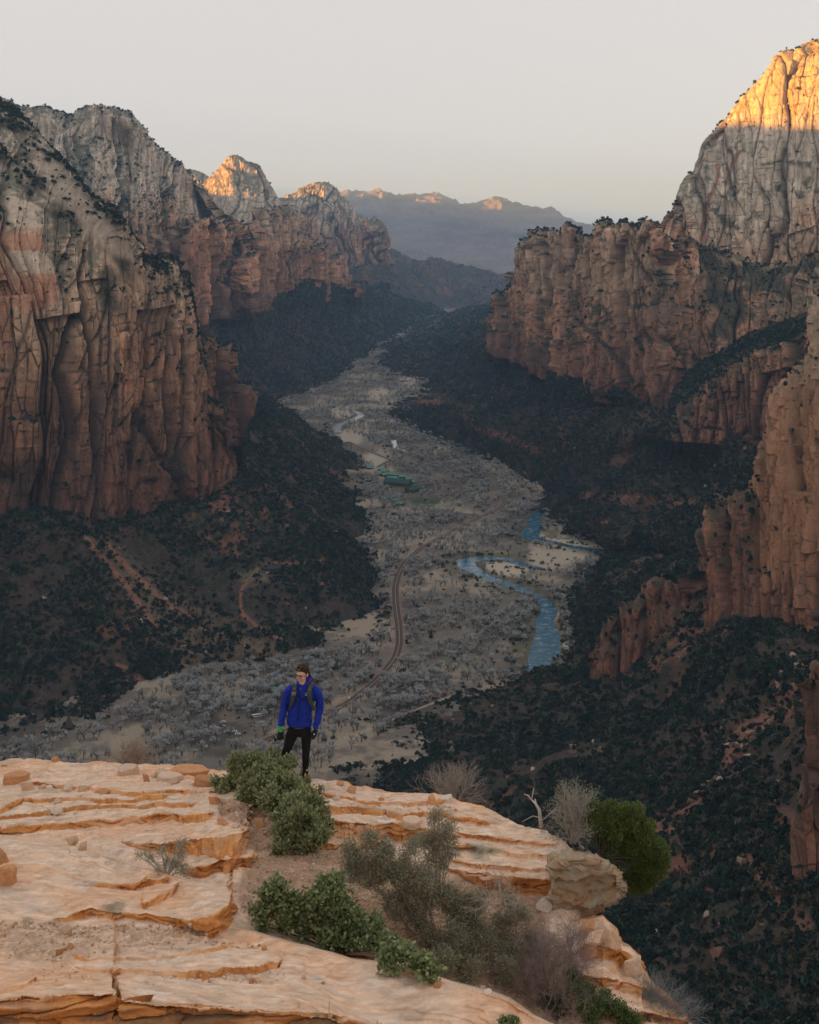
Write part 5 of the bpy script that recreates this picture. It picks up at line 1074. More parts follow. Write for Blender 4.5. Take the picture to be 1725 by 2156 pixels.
# the overhanging block at the end of the ledge
fr_ = [(1166,1810,13.3),(1222,1804,13.4),(1268,1820,13.45),(1300,1846,13.5),(1313,1870,13.55),(1294,1892,13.8),(1255,1916,13.9),(1190,1938,13.7),(1164,1925,13.5)]
bp_ = [at_v(u, v, y) for u, v, y in fr_] + [at_v(u, v - 6, y + 1.3) for u, v, y in fr_]
c0 = Vector(at(1240, 1868, 14)); me = hull_mesh('boulder', [p - c0 for p in bp_], RM['lichen'], .012, .075, 4, 4.0, 5); o = link(me, 'boulder', loc=c0); tag(o, 'grey green lichen covered boulder jutting out at the right end of the ledge', 'boulder')
for (us_, lab) in (([(1166,1800,14.4),(1215,1790,14.6),(1222,1806,14.2),(1170,1818,13.9)], 'squarish lichen grey block on top of the overhang, left one'), ([(1212,1806,14.3),(1262,1808,14.4),(1266,1822,14.0),(1214,1826,13.8)], 'squarish lichen grey block on top of the overhang, right one')):
    pts = [at_v(u, v, y) for u, v, y in us_] + [at_v(u, v + 26, y) for u, v, y in us_]; c = sum(pts, Vector()) / 8
    o = link(hull_mesh('rock', [p - c for p in pts], RM['lichen'], .012, .012, 3, 9, 8), 'rock', loc=c); tag(o, lab, 'rock')
# ================================================================ shrubs on the ledge
def leaf_mat(name, c1, c2, rough=.55, trans=.25):
    m, n, l, b = new_mat(name); a = n.new('ShaderNodeAttribute'); a.attribute_name = 'tint'
    mx = n.new('ShaderNodeMix'); mx.data_type = 'RGBA'; mx.inputs[6].default_value = (*c1, 1); mx.inputs[7].default_value = (*c2, 1)
    l.new(a.outputs['Fac'], mx.inputs[0]); l.new(mx.outputs[2], b.inputs['Base Color']); b.inputs['Roughness'].default_value = rough; b.inputs['Specular IOR Level'].default_value = .35
    tr = n.new('ShaderNodeBsdfTranslucent'); l.new(mx.outputs[2], tr.inputs[0]); ms = n.new('ShaderNodeMixShader'); ms.inputs[0].default_value = trans
    l.new(b.outputs[0], ms.inputs[1]); l.new(tr.outputs[0], ms.inputs[2]); l.new(ms.outputs[0], n['Material Output'].inputs['Surface']); return m
def leaves(name, C, D_, size, mat, parent, seed, shape='oval', ratio=.55, jit=.7):
    """C (n,3) leaf bases, D_ (n,3) growing directions"""
    r = np.random.default_rng(seed); n = len(C); D = D_ + jit * r.normal(size=(n, 3)); D /= np.linalg.norm(D, axis=1, keepdims=True) + 1e-9
    S_ = np.cross(D, r.normal(size=(n, 3))); S_ /= np.linalg.norm(S_, axis=1, keepdims=True) + 1e-9
    L = (size * r.uniform(.7, 1.25, n))[:, None]; Wd = L * ratio
    if shape == 'oval':
        up = np.cross(D, S_) * L * .10
        V = np.stack([C, C + D * L * .35 + S_ * Wd * .5 + up, C + D * L * .8 + S_ * Wd * .38 + up, C + D * L, C + D * L * .8 - S_ * Wd * .38 + up, C + D * L * .35 - S_ * Wd * .5 + up], 1); k = 6
    else:
        V = np.stack([C - S_ * Wd * .5, C + D * L, C + S_ * Wd * .5], 1); k = 3
    t = np.clip(r.uniform(0, 1, n) , 0, 1); col = np.repeat(t, k)[:, None] * np.ones(3)
    me = mesh_np(name, V.reshape(-1, 3), np.arange(n * k).reshape(n, k), col, smooth=False)
    return link(me, name, mat, parent)
def tubes_np(segs, n=3):
    """segs: (m, 8) array x0 y0 z0 r0 x1 y1 z1 r1 -> vertices and quads"""
    A = np.asarray(segs, float); p, q_ = A[:, :3], A[:, 4:7]; d = q_ - p; d /= np.linalg.norm(d, axis=1, keepdims=True) + 1e-9
    a = np.cross(d, np.array([.31, .17, .93])); a /= np.linalg.norm(a, axis=1, keepdims=True) + 1e-9; b = np.cross(d, a); V = []
    for j in range(n):
        w = a * math.cos(2 * math.pi * j / n) + b * math.sin(2 * math.pi * j / n); V.append(p + w * A[:, 3:4]); 
    for j in range(n):
        w = a * math.cos(2 * math.pi * j / n) + b * math.sin(2 * math.pi * j / n); V.append(q_ + w * A[:, 7:8])
    V = np.stack(V, 1); m = len(A); base = (np.arange(m) * 2 * n)[:, None]
    F_ = np.concatenate([base + np.array([j, (j + 1) % n, n + (j + 1) % n, n + j]) for j in range(n)])
    return V.reshape(-1, 3), F_
def branchy(base, dirs, L, rad, depth, r, spread=.6, up=.1, shrink=.72, kids=(2, 3), wig=.12, out=None, tips=None):
    for d in dirs:
        p = Vector(base); d = Vector(d).normalized(); k = 3; s = L / k; cur = rad
        pts = [p]
        for i in range(k):
            d = (d + Vector((r.gauss(0, 1), r.gauss(0, 1), r.gauss(0, 1))) * wig + Vector((0, 0, up * .3))).normalized(); q_ = pts[-1] + d * s * r.uniform(.8, 1.2)
            out.append((*pts[-1], cur, *q_, cur * .88)); cur *= .88; pts.append(q_)
            if i < k - 1 and depth > 0 and r.random() < .55:
                nd = (d + Vector((r.gauss(0, 1), r.gauss(0, 1), r.gauss(0, 1))) * spread).normalized(); branchy(q_, [nd], L * shrink * .8, cur * .6, depth - 1, r, spread, up, shrink, kids, wig, out, tips)
        if depth > 0:
            nd = [(d + Vector((r.gauss(0, 1), r.gauss(0, 1), r.gauss(0, 1))) * spread + Vector((0, 0, up))).normalized() for _ in range(r.choice(kids))]
            branchy(pts[-1], nd, L * shrink, cur * .75, depth - 1, r, spread, up, shrink, kids, wig, out, tips)
        else: tips.append((pts[-1], d, pts[1]))
M_wd_grey = plain_mat('dry_grey_twigs', (.42, .37, .32), .9, 6, .25); M_wd_tan = plain_mat('dry_tan_twigs', (.44, .34, .25), .9, 6, .25); M_wd_red = plain_mat('manzanita_bark', (.13, .065, .045), .7, 8, .3)
M_wd_pur = plain_mat('purplish_bare_twigs', (.27, .215, .20), .9, 6, .25); M_wd_blu = plain_mat('silver_bare_twigs', (.26, .28, .28), .9, 6, .25); M_wd_dk = plain_mat('dark_bark', (.09, .075, .06), .9, 8, .3); M_snag = plain_mat('bleached_wood', (.52, .47, .41), .85, 8, .2)
def stems_obj(name, segs, mat, parent): V, F_ = tubes_np(segs, 4 if len(segs) < 4000 else 3); return link(mesh_np(name, V, F_, None, True), name, mat, parent)
def dry_bush(label, base_uv, y, top_uv_w, h_px, mat, seed, n=9, depth=3, rad=.011, lean=(0, 0), cat='shrub', name='dry_shrub', flat=1.0, spread=.5, wig=.12):
    u, v = base_uv; b = at_v(u, v, y); m = y / FOC / cp; t = empty(name, tuple(b), label, cat); r = random.Random(seed); segs, tips = [], []
    W_ = top_uv_w * m / 2; H_ = h_px * m; tot = sum(.74**i for i in range(depth + 1)) * .80
    for i in range(n):
        a = r.uniform(0, 6.283); e = r.uniform(.1, 1.0); d = Vector((math.cos(a) * W_ * e, math.sin(a) * W_ * e * flat, H_ * math.sqrt(max(.08, 1 - e * e * .8)))) + Vector((lean[0] * W_, 0, lean[1] * H_))
        branchy((r.uniform(-.1, .1) * W_, r.uniform(-.1, .1) * W_, -.05), [d], d.length / tot, rad, depth, r, spread, .06, .74, (2, 3), wig, segs, tips)
    stems_obj('branches', segs, mat, t); return t, segs, tips
def lobes_bush(label, name, lobes, y, leaf, mat_leaf, mat_wood, seed, density, base_uv, ros=6, ratio=.55, shape='oval', cat='shrub', shell=.35, jit=.75, sprig=.03, stem_r=.012, flatten=1.0, ysp=.9):
    """lobes: (u, v, radius) blobs of foliage seen in the picture; the bush is as deep as it is wide"""
    m = y / FOC / cp; b = at_v(*base_uv, y); t = empty(name, tuple(b), label, cat); r = random.Random(seed); R = np.random.default_rng(seed)
    segs = []; Cs, Ds = [], []
    for (u, v, rad) in lobes:
        sf = fsurf(min(max(u, -60), 1480), v + rad * .8)[0].y if v + rad * .8 > np.interp(u, [t_[0] for t_ in TOP], [t_[1] for t_ in TOP]) else 99
        yl = min(y + r.uniform(-.4, .4) * rad * m, sf - rad * m * .35)
        c = np.array(at_v(u, v, yl) - b); rr_ = rad * m * .86
        mid = Vector(c) * .5 + Vector((r.uniform(-.1, .1), r.uniform(-.1, .1), 0)) * rr_; segs.append((0, 0, -.05, stem_r * 1.5, *mid, stem_r)); segs.append((*mid, stem_r, *c, stem_r * .8))
        nsub = max(5, int(11 * (1 - shell * .35))); tot = density * rad * rad / 100.
        for q in range(nsub):                                   # each blob is a cluster of ragged sprays on its own twig
            sd = R.normal(size=3); sd /= np.linalg.norm(sd); sc = c + sd * rr_ * R.uniform(.45, 1.05) * [1, ysp, flatten]; sr = rr_ * R.uniform(.24, .46)
            n = max(3, int(tot / nsub * R.uniform(.6, 1.4))); d = R.normal(size=(n, 3)); d /= np.linalg.norm(d, axis=1, keepdims=True)
            P = sc + d * (sr * (1 - shell * R.random(n)**1.3))[:, None] * [1, 1, .8]; Cs.append(P); Ds.append(d * .7 + sd * .5 + [0, 0, .6])
            h = c + (sc - c) * .5 + R.normal(size=3) * rr_ * .1; segs.append((*c, stem_r * .6, *h, stem_r * .45)); segs.append((*h, stem_r * .45, *sc, stem_r * .3))
            for k in R.choice(n, min(n, 6), replace=False): segs.append((*sc, stem_r * .3, *P[k], stem_r * .15))
    C = np.concatenate(Cs); D = np.concatenate(Ds); k = ros
    C2 = np.repeat(C, k, 0) + R.normal(size=(len(C) * k, 3)) * sprig; D2 = np.repeat(D, k, 0)
    leaves('foliage', C2, D2, leaf, mat_leaf, t, seed, shape, ratio, jit); stems_obj('branches', segs, mat_wood, t); return t
ML_manz = leaf_mat('manzanita_leaf', (.16, .185, .085), (.40, .43, .22)); ML_manz2 = leaf_mat('manzanita_leaf_near', (.12, .17, .07), (.34, .40, .19)); ML_olive = leaf_mat('olive_leaf', (.20, .195, .13), (.44, .41, .28)); ML_round = leaf_mat('dense_green_leaf', (.07, .105, .03), (.22, .275, .08)); ML_grey = leaf_mat('grey_green_leaf', (.22, .23, .16), (.38, .38, .28)); ML_dark = leaf_mat('dark_green_leaf', (.06, .11, .035), (.16, .24, .08))
# middle manzanita, in front of the man
r4 = random.Random(44)
lob = [(505,1630,34),(545,1622,40),(585,1632,42),(520,1655,40),(560,1660,46),(600,1668,44),(628,1690,36),(655,1705,34),(668,1735,30),(640,1740,40),(610,1720,40),(676,1762,20),(600,1765,24),(592,1785,18),(650,1775,26),(574,1600,22),(540,1598,20),(482,1645,20),(470,1660,11),(575,1690,34),(632,1662,28),(500,1605,18),(455,1648,9)]
lobes_bush('large green manzanita bush hiding the left foot of the man', 'manzanita_bush', lob, 17.0, .052, ML_manz, M_wd_red, 1, 20, (570,1765), 8, .55, shell=.5, sprig=.028)
# lower manzanita with big leaves
lob = [(560,1885,20),(590,1870,22),(580,1915,26),(615,1905,26),(545,1920,16),(610,1945,24),(650,1900,26),(680,1880,34),(705,1870,26),(720,1905,30),(690,1930,34),(650,1955,28),(740,1945,34),(775,1960,32),(700,1975,30),(800,1985,28),(835,1990,24),(860,2015,22),(890,2030,22),(760,1995,28),(820,2020,22),(560,1950,12),(905,2050,14),(740,1985,28)]
lobes_bush('broad leaved green manzanita in the hollow behind the near slab', 'manzanita_bush', lob, 11.6, .048, ML_manz2, M_wd_red, 2, 13, (720,2000), 5, .68, shell=.75, sprig=.035, stem_r=.010)
# olive grey shrubs
lob = [(745,1800,30),(790,1790,34),(760,1830,34),(810,1825,34),(850,1830,34),(840,1870,40),(790,1860,34),(890,1850,36),(900,1895,44),(850,1915,40),(940,1890,38),(960,1930,44),(1000,1900,34),(1010,1950,44),(900,1950,40),(960,1990,44),(1020,2000,40),(1060,1960,40),(1080,2000,38),(1110,1980,26),(1060,2040,36),(990,2040,30),(930,2020,32),(1100,1930,22),(1075,1900,20),(1130,2010,24),(780,1775,22),(870,1790,22)]
lobes_bush('large olive grey shrub filling the hollow in the ledge', 'olive_shrub', lob, 12.4, .026, ML_olive, M_wd_grey, 3, 36, (940,2060), 7, .45, 'tri', shell=.75, sprig=.045, stem_r=.007)
lob = [(915,1728,20),(935,1745,24),(905,1755,24),(945,1775,22),(915,1785,26),(890,1775,18),(930,1810,24),(900,1815,20),(950,1800,14),(925,1712,12)]
lobes_bush('tall thin olive shrub rising above the others against the orange rock', 'olive_shrub', lob, 12.9, .024, ML_olive, M_wd_grey, 4, 30, (925,1900), 6, .45, 'tri', shell=.8, sprig=.04, stem_r=.007)
# dense round bush hanging off the end of the ledge
lob = [(1262,1712,24),(1290,1710,28),(1325,1720,32),(1362,1748,34),(1300,1740,38),(1335,1770,40),(1370,1780,32),(1385,1810,26),(1360,1826,38),(1300,1805,36),(1270,1770,28),(1325,1850,34),(1365,1850,26),(1345,1872,18),(1250,1730,18),(1275,1830,20),(1390,1790,16)]
lobes_bush('dense round bright green bush hanging off the right end of the ledge', 'round_bush', lob, 14.8, .030, ML_round, M_wd_dk, 5, 80, (1262,1800), 7, .42, shell=.30, sprig=.022, stem_r=.012, jit=.6)
# small sparse bush on the slab edge
lob = [(375,1780,12),(385,1800,15),(370,1825,18),(390,1835,14),(340,1790,12),(320,1805,12),(350,1815,14),(290,1800,8),(335,1828,12),(388,1770,7),(305,1795,8)]
lobes_bush('small sparse grey green bush with dark twisted stem behind the near left slab', 'sparse_bush', lob, 12.9, .020, ML_grey, M_snag, 6, 40, (350,1842), 5, .45, 'tri', shell=.9, sprig=.03, stem_r=.009)
# dark green bits at the lower right, and a seedling on the near slab
lobes_bush('dark green low shrub under the bare thorny bush at lower right', 'low_shrub', [(1230,2090,26),(1270,2110,28),(1300,2130,24),(1200,2060,20),(1180,2110,24),(1240,2135,26),(1330,2150,20)], 12.0, .026, ML_dark, M_wd_dk, 7, 60, (1250,2150), 6, .5, shell=.7, sprig=.03)
lobes_bush('small green seedling at the bottom edge of the near slab', 'seedling', [(1060,2152,9),(1075,2148,9),(1088,2154,8)], 8.5, .030, ML_manz2, M_wd_red, 8, 40, (1075,2165), 4, .6, shell=.9, sprig=.01, stem_r=.003)
lobes_bush('tuft of green leaves on the skyline right of the green bush', 'seedling', [(677,1663,6),(672,1670,5)], 17.2, .04, ML_manz, M_wd_red, 9, 60, (677,1678), 4, .5, shell=.9, sprig=.02, stem_r=.004)
# bare bushes
dry_bush('dry brown twiggy bush on the skyline at the left', (285,1616), 19.6, 124, 64, M_wd_tan, 21, 22, 3, .010, spread=.38)
dry_bush('dry grey twiggy bush on the skyline right of the man', (955,1692), 17.1, 185, 82, M_wd_grey, 22, 30, 3, .010, spread=.42)
t, sg_, tp_ = dry_bush('grey half dead bush left of the dense round bush', (1205,1768), 14.9, 105, 110, M_wd_grey, 23, 18, 3, .009, spread=.42)
R_ = np.random.default_rng(3); C = np.array([p for p, d, q_ in tp_]); leaves('foliage', np.repeat(C, 3, 0) + R_.normal(size=(len(C) * 3, 3)) * .03, np.repeat(np.array([d[:] for p, d, q_ in tp_]), 3, 0), .035, ML_grey, t, 5, 'tri', .3, .5)
dry_bush('purplish bare thorny bush in front of the cliff at lower right', (1150,2130), 11.9, 300, 235, M_wd_pur, 24, 26, 4, .010, lean=(.1, 0), spread=.55, wig=.22)
dry_bush('bare thorny twigs crossing the dark hollow under the overhang', (1200,2010), 12.3, 190, 110, M_wd_pur, 25, 9, 3, .007, lean=(.25, .1), spread=.6, wig=.25)
dry_bush('silvery grey bare bush at the bottom right corner of the cliff', (1375,2165), 12.0, 190, 120, M_wd_blu, 26, 34, 4, .010, lean=(.15, 0), spread=.42, wig=.16)
dry_bush('pale dead branches rising among the olive shrubs', (1050,1900), 12.2, 130, 90, M_wd_grey, 27, 7, 3, .008, lean=(-.1, .1), spread=.5, wig=.2)
# bleached snag
t = empty('dead_branch', tuple(at_v(1140, 1740, 14.9)), 'bleached dead branch standing alone on the ledge skyline', 'dead branch'); b0 = at_v(1140, 1740, 14.9)
def sgp(L): return [at_v(u, v, 14.9 + dy) - b0 for u, v, dy in L]
b = MB(); b.tube(sgp([(1140,1742,0),(1138,1722,0),(1136,1706,-.05),(1128,1692,-.05),(1120,1684,0)]), [.030, .026, .022, .016, .012], 7); b.obj('trunk', M_snag, t, True)
for L, rr_ in (([(1120,1684,0),(1112,1675,.05),(1104,1672,.1)], .010), ([(1120,1684,0),(1122,1672,-.1),(1124,1660,-.1)], .008), ([(1130,1694,0),(1127,1682,.1)], .008), ([(1138,1722,0),(1122,1718,.1),(1100,1730,.2)], .007), ([(1139,1730,0),(1160,1712,-.1),(1172,1700,-.1)], .007)):
    b = MB(); b.tube(sgp(L), [rr_ * (1 - .4 * i / len(L)) for i in range(len(L))], 5); b.obj('limb', M_snag, t, True)
# ================================================================ the man on the brink
PY = 17.4
def J(u, v, dy=0.0): return at_v(u, v, PY + dy)
FOOT = J(646, 1641); Mpx = PY / FOC / cp
man = empty('person', tuple(FOOT), 'man in bright blue hooded jacket and black trousers standing on the ledge brink', 'person')
def loc(p): return Vector(p) - FOOT
def loftE(mb, rings, n=16, mi=0):
    """rings: (centre, rx, ry) ellipses; the section turns to follow the line of centres; rx across, ry in depth"""
    k = len(rings); V = []
    for i, (c, rx, ry) in enumerate(rings):
        t = (rings[min(i + 1, k - 1)][0] - rings[max(i - 1, 0)][0]).normalized(); a = Vector((1, 0, 0)); a = (a - t * a.dot(t)).normalized(); b = t.cross(a)
        V += [c + a * math.cos(6.28318 * j / n) * rx + b * math.sin(6.28318 * j / n) * ry for j in range(n)]
    Fs = [(i * n + j, i * n + (j + 1) % n, (i + 1) * n + (j + 1) % n, (i + 1) * n + j) for i in range(k - 1) for j in range(n)] + [tuple(range(n))[::-1], tuple((k - 1) * n + j for j in range(n))]
    mb.add(V, Fs, mi)
def ball(mb, c, r, n=12, mi=0, rot=None):
    V = []; Fs = []
    for i in range(1, n):
        for j in range(2 * n):
            p = Vector((math.sin(math.pi * i / n) * math.cos(math.pi * j / n) * r[0], math.sin(math.pi * i / n) * math.sin(math.pi * j / n) * r[1], math.cos(math.pi * i / n) * r[2]))
            if rot: p = rot @ p
            V.append(c + p)
    top = Vector((0, 0, r[2])); bot = Vector((0, 0, -r[2]))
    if rot: top = rot @ top; bot = rot @ bot
    V += [c + top, c + bot]; m = 2 * n
    for i in range(n - 2):
        for j in range(m): Fs.append((i * m + j, (i + 1) * m + j, (i + 1) * m + (j + 1) % m, i * m + (j + 1) % m))
    for j in range(m): Fs.append((len(V) - 2, j, (j + 1) % m)); Fs.append((len(V) - 1, (n - 2) * m + (j + 1) % m, (n - 2) * m + j))
    mb.add(V, Fs, mi)
def fused(mb, name, mat, parent, voxel=.012, smooth=4, disp=0.0, dscale=.06):
    o = mb.obj(name, mat, parent, True)
    m = o.modifiers.new('fuse', 'REMESH'); m.mode = 'VOXEL'; m.voxel_size = voxel; m.use_smooth_shade = True
    s = o.modifiers.new('smooth', 'SMOOTH'); s.factor = .5; s.iterations = smooth
    if disp:
        tx = bpy.data.textures.new(name + '_folds', 'CLOUDS'); tx.noise_scale = dscale; d = o.modifiers.new('folds', 'DISPLACE'); d.texture = tx; d.strength = disp; d.texture_coords = 'LOCAL'
    return o
M_blue = plain_mat('blue_shell_fabric', (.009, .030, .31), .75, 22, .12); M_black = plain_mat('black_trouser_cloth', (.010, .010, .012), .85, 20, .2); M_skin = plain_mat('skin', (.72, .44, .33), .5, 14, .08)
M_hair = plain_mat('brown_hair', (.045, .026, .016), .7, 60, .5); M_olive = plain_mat('olive_webbing', (.060, .075, .040), .85, 30, .2); M_blk = plain_mat('black_rubber', (.012, .012, .013), .5); M_red = plain_mat('red_shoe', (.38, .03, .02), .6)
M_lime = plain_mat('lime_print', (.12, .75, .16), .6); M_wht = plain_mat('white_print', (.75, .75, .75), .6); M_metal = plain_mat('grey_metal', (.35, .35, .37), .35, metal=.8); M_khaki = plain_mat('khaki_shirt', (.32, .22, .09), .9, 30, .3); M_lip = plain_mat('lips', (.42, .16, .12), .5); M_eye = plain_mat('eye', (.04, .03, .02), .2); M_teeth = plain_mat('teeth', (.7, .66, .58), .4); M_frame = plain_mat('spectacle_frame', (.05, .02, .015), .3)
# trousers
b = MB(); P_ = lambda u, v, dy=0: loc(J(u, v, dy))
loftE(b, [(P_(632,1516), .155, .105), (P_(632,1530), .165, .112), (P_(631,1541), .165, .11), (P_(630,1548), .12, .09)])
loftE(b, [(P_(619,1534), .085, .092), (P_(613,1552,-.01), .088, .092), (P_(607,1570,-.03), .070, .078), (P_(602,1583,-.03), .060, .066), (P_(596,1598,0), .056, .062), (P_(588,1616,.04), .046, .052), (P_(580,1633,.08), .045, .05)])
loftE(b, [(P_(644,1534), .085, .092), (P_(645,1552,-.01), .080, .088), (P_(645,1570,-.02), .068, .074), (P_(644.5,1584,-.03), .060, .066), (P_(644,1600,-.01), .056, .062), (P_(643,1618,.01), .044, .050), (P_(643,1638,.01), .050, .056)])
fused(b, 'trousers', M_black, man, .012, 3, .008, .05)
# continuous body under the clothes
b = MB()
loftE(b, [(P_(631,1535), .13, .085), (P_(633,1500), .125, .085), (P_(636,1465), .15, .09), (P_(637,1450), .13, .08), (P_(637,1443,-.005), .055, .06), (P_(636.5,1436,-.02), .052, .058), (P_(636,1425,-.02), .055, .06)])
for s in ([(611,1456),(599,1490),(592,1528),(591,1538)], [(664,1456),(673,1490),(665,1533),(662,1545)]): loftE(b, [(P_(u, v, (.0, -.01, -.075, -.10)[i]), .024, .024) for i, (u, v) in enumerate(s)])
for s in ([(620,1534),(603,1583),(581,1634)], [(645,1534),(644,1584),(643,1638)]): loftE(b, [(P_(u, v), .055 - .01 * i, .055 - .01 * i) for i, (u, v) in enumerate(s)])
hc = P_(637, 1419, -.03); yaw = Matrix.Rotation(math.radians(-34), 3, 'Z') @ Matrix.Rotation(math.radians(8), 3, 'X')
def H(x, y, z): return hc + yaw @ (Vector((x, y, z)) * 1.07)               # head space: -Y is where he looks
ball(b, H(0, .012, .022), (.077, .097, .098), 14, rot=yaw); ball(b, H(0, -.022, -.045), (.058, .066, .068), 12, rot=yaw); ball(b, H(0, -.062, -.092), (.024, .022, .020), 8, rot=yaw)
loftE(b, [(H(0, -.082, .012), .008, .008), (H(0, -.100, -.010), .012, .010), (H(0, -.104, -.022), .017, .012), (H(0, -.088, -.030), .014, .010)], 8)
for s in (-1, 1):
    ball(b, H(s * .079, .012, -.005), (.012, .020, .032), 8, rot=yaw); ball(b, H(s * .032, -.078, .025), (.026, .012, .009), 8, rot=yaw); ball(b, H(s * .042, -.062, -.030), (.022, .020, .020), 8, rot=yaw)
fused(b, 'body', M_skin, man, .007, 2)
for s in (-1, 1):
    e = MB(); ball(e, H(s * .030, -.083, .006), (.012, .008, .007), 8, rot=yaw); e.obj('eye', M_eye, man, True)
    e = MB(); e.tube([H(s * .012, -.092, .026), H(s * .030, -.093, .030), H(s * .050, -.080, .024)], .0045, 5); e.obj('eyebrow', M_hair, man, True)
e = MB(); e.tube([H(-.030, -.083, -.053), H(-.014, -.093, -.060), (H(.002, -.096, -.062)), H(.018, -.091, -.058), H(.032, -.080, -.050)], [.003, .006, .0065, .006, .003], 6); mo = e.obj('mouth', M_lip, man, True)
e = MB(); e.tube([H(-.020, -.095, -.056), H(0, -.1015, -.059), H(.022, -.092, -.054)], [.002, .0038, .002], 5); e.obj('teeth', M_teeth, mo, True)
# hair: a cap with uneven short curls
b = MB(); ball(b, H(0, .030, .050), (.086, .098, .082), 12, rot=yaw); rh = random.Random(3)
for _ in range(120):
    a = rh.uniform(0, 6.28); e_ = rh.uniform(.02, 1.25); d = Vector((math.sin(e_) * math.cos(a), math.sin(e_) * math.sin(a), math.cos(e_)))
    if d.y < -.70 and d.z < .62: continue
    ball(b, H(d.x * .084, .026 + d.y * .100, .052 + d.z * .082), (rh.uniform(.010, .02),) * 3, 5)
for x_ in (-.05, -.03, -.01, .012, .034, .054): ball(b, H(x_, -.078 + abs(x_) * .3, .085), (.014, .012, .016), 6, rot=yaw)
for s in (-1, 1): ball(b, H(s * .077, .0, .035), (.010, .022, .032), 6, rot=yaw); ball(b, H(s * .070, .05, .0), (.018, .04, .05), 6, rot=yaw)
fused(b, 'hair', M_hair, man, .006, 1)
g = MB()
for s in (-1, 1):
    c = [H(s * .034 + .026 * math.cos(t), -.099 + .010 * abs(s * .034 + .026 * math.cos(t)) / .06, .004 + .023 * math.sin(t)) for t in [k * 6.28318 / 18 for k in range(19)]]; g.tube(c, .0030, 5, cap=False)
    g.tube([H(s * .060, -.092, .010), H(s * .078, -.03, .010), H(s * .082, .02, .004)], .0028, 5)
g.tube([H(-.009, -.104, .008), H(0, -.106, .011), H(.009, -.104, .008)], .0028, 5); gl = g.obj('glasses', M_frame, man)
# jacket
b = MB()
loftE(b, [(P_(631,1527,0), .186, .125), (P_(631,1519,0), .192, .13), (P_(632,1500,0), .180, .128), (P_(634,1482,0), .182, .132), (P_(636,1466,0), .196, .132), (P_(637.5,1454,0), .182, .118), (P_(638,1447,.005), .145, .105), (P_(638,1441,.012), .105, .088), (P_(638,1435,.02), .092, .085)], 24)
armL = [(611,1452,.0,.068),(605,1461,-.01,.068),(601,1476,-.01,.062),(598,1491,-.01,.058),(595,1506,-.04,.053),(592.5,1519,-.07,.049),(591,1529,-.09,.045)]
armR = [(664,1452,.0,.068),(670,1461,-.01,.070),(673.5,1478,.0,.064),(674,1493,.0,.060),(671,1508,-.03,.054),(667,1523,-.06,.050),(664.5,1534,-.08,.046)]
for A in (armL, armR): loftE(b, [(P_(u, v, dy), r_, r_ * .98) for u, v, dy, r_ in A], 14)
for (u, v, dy, r_) in ((617,1447.5,.01,.055),(658,1447.5,.01,.055)): ball(b, P_(u, v, dy), (.08, .07, .05), 10)
jk = fused(b, 'jacket', M_blue, man, .010, 3, .026, .075)
b = MB(); t0 = [(P_(638,1446,.03), .105, .095), (P_(640,1439,.04), .118, .10), (P_(642,1431,.055), .115, .092), (P_(643,1424,.075), .100, .075)]
n = 20
for ii, sc_k in enumerate((1.0,)):
    V = []
    for c, rx, ry in t0:
        for j in range(n + 1):
            a = math.radians(-250 + 320 * j / n) ; V.append(c + Vector((rx * math.cos(a), ry * math.sin(a), .035 * max(0, math.sin(a)))))
    b.add(V, [(i * (n + 1) + j, i * (n + 1) + j + 1, (i + 1) * (n + 1) + j + 1, (i + 1) * (n + 1) + j) for i in range(3) for j in range(n)])
hd_ = b.obj('hood', M_blue, jk, True); sm = hd_.modifiers.new('thick', 'SOLIDIFY'); sm.thickness = .014; sb_ = hd_.modifiers.new('sub', 'SUBSURF'); sb_.levels = 1; sb_.render_levels = 1
e = MB(); e.tube([P_(646,1441,-.085), P_(652,1436,-.06), P_(656,1429,-.01)], [.004, .006, .004], 5); e.obj('hood_trim', M_red, jk, True)
e = MB(); e.tube([P_(633.5,1446,-.135), P_(632,1460,-.155), P_(630.5,1480,-.158), P_(628.5,1500,-.150), P_(627,1522,-.145)], .0055, 5); e.obj('zip', M_blk, jk, True)
e = MB(); e.tube([P_(633.5,1449,-.150), P_(633.3,1453,-.158)], .004, 5); e.obj('zip_pull', M_metal, jk)
e = MB(); e.add([P_(643,1461.6,-.150), P_(645,1459,-.150), P_(646.3,1461.8,-.150), P_(644.8,1460.8,-.151)], [(0, 1, 3), (1, 2, 3)]); e.add([P_(642.6,1463.2,-.150), P_(646.6,1463.4,-.149), P_(646.6,1464.2,-.149), P_(642.6,1464,-.150)], [(0, 1, 2, 3)]); e.obj('chest_logo', M_wht, jk)
e = MB(); e.box(P_(654,1511,-.115), (.008, .01, .035)); e.obj('pocket_tag', M_red, jk)
e = MB(); loftE(e, [(P_(631,1526,-.055), .10, .075), (P_(631.5,1532,-.06), .085, .070)], 14); e.obj('shirt_hem', M_khaki, man, True)
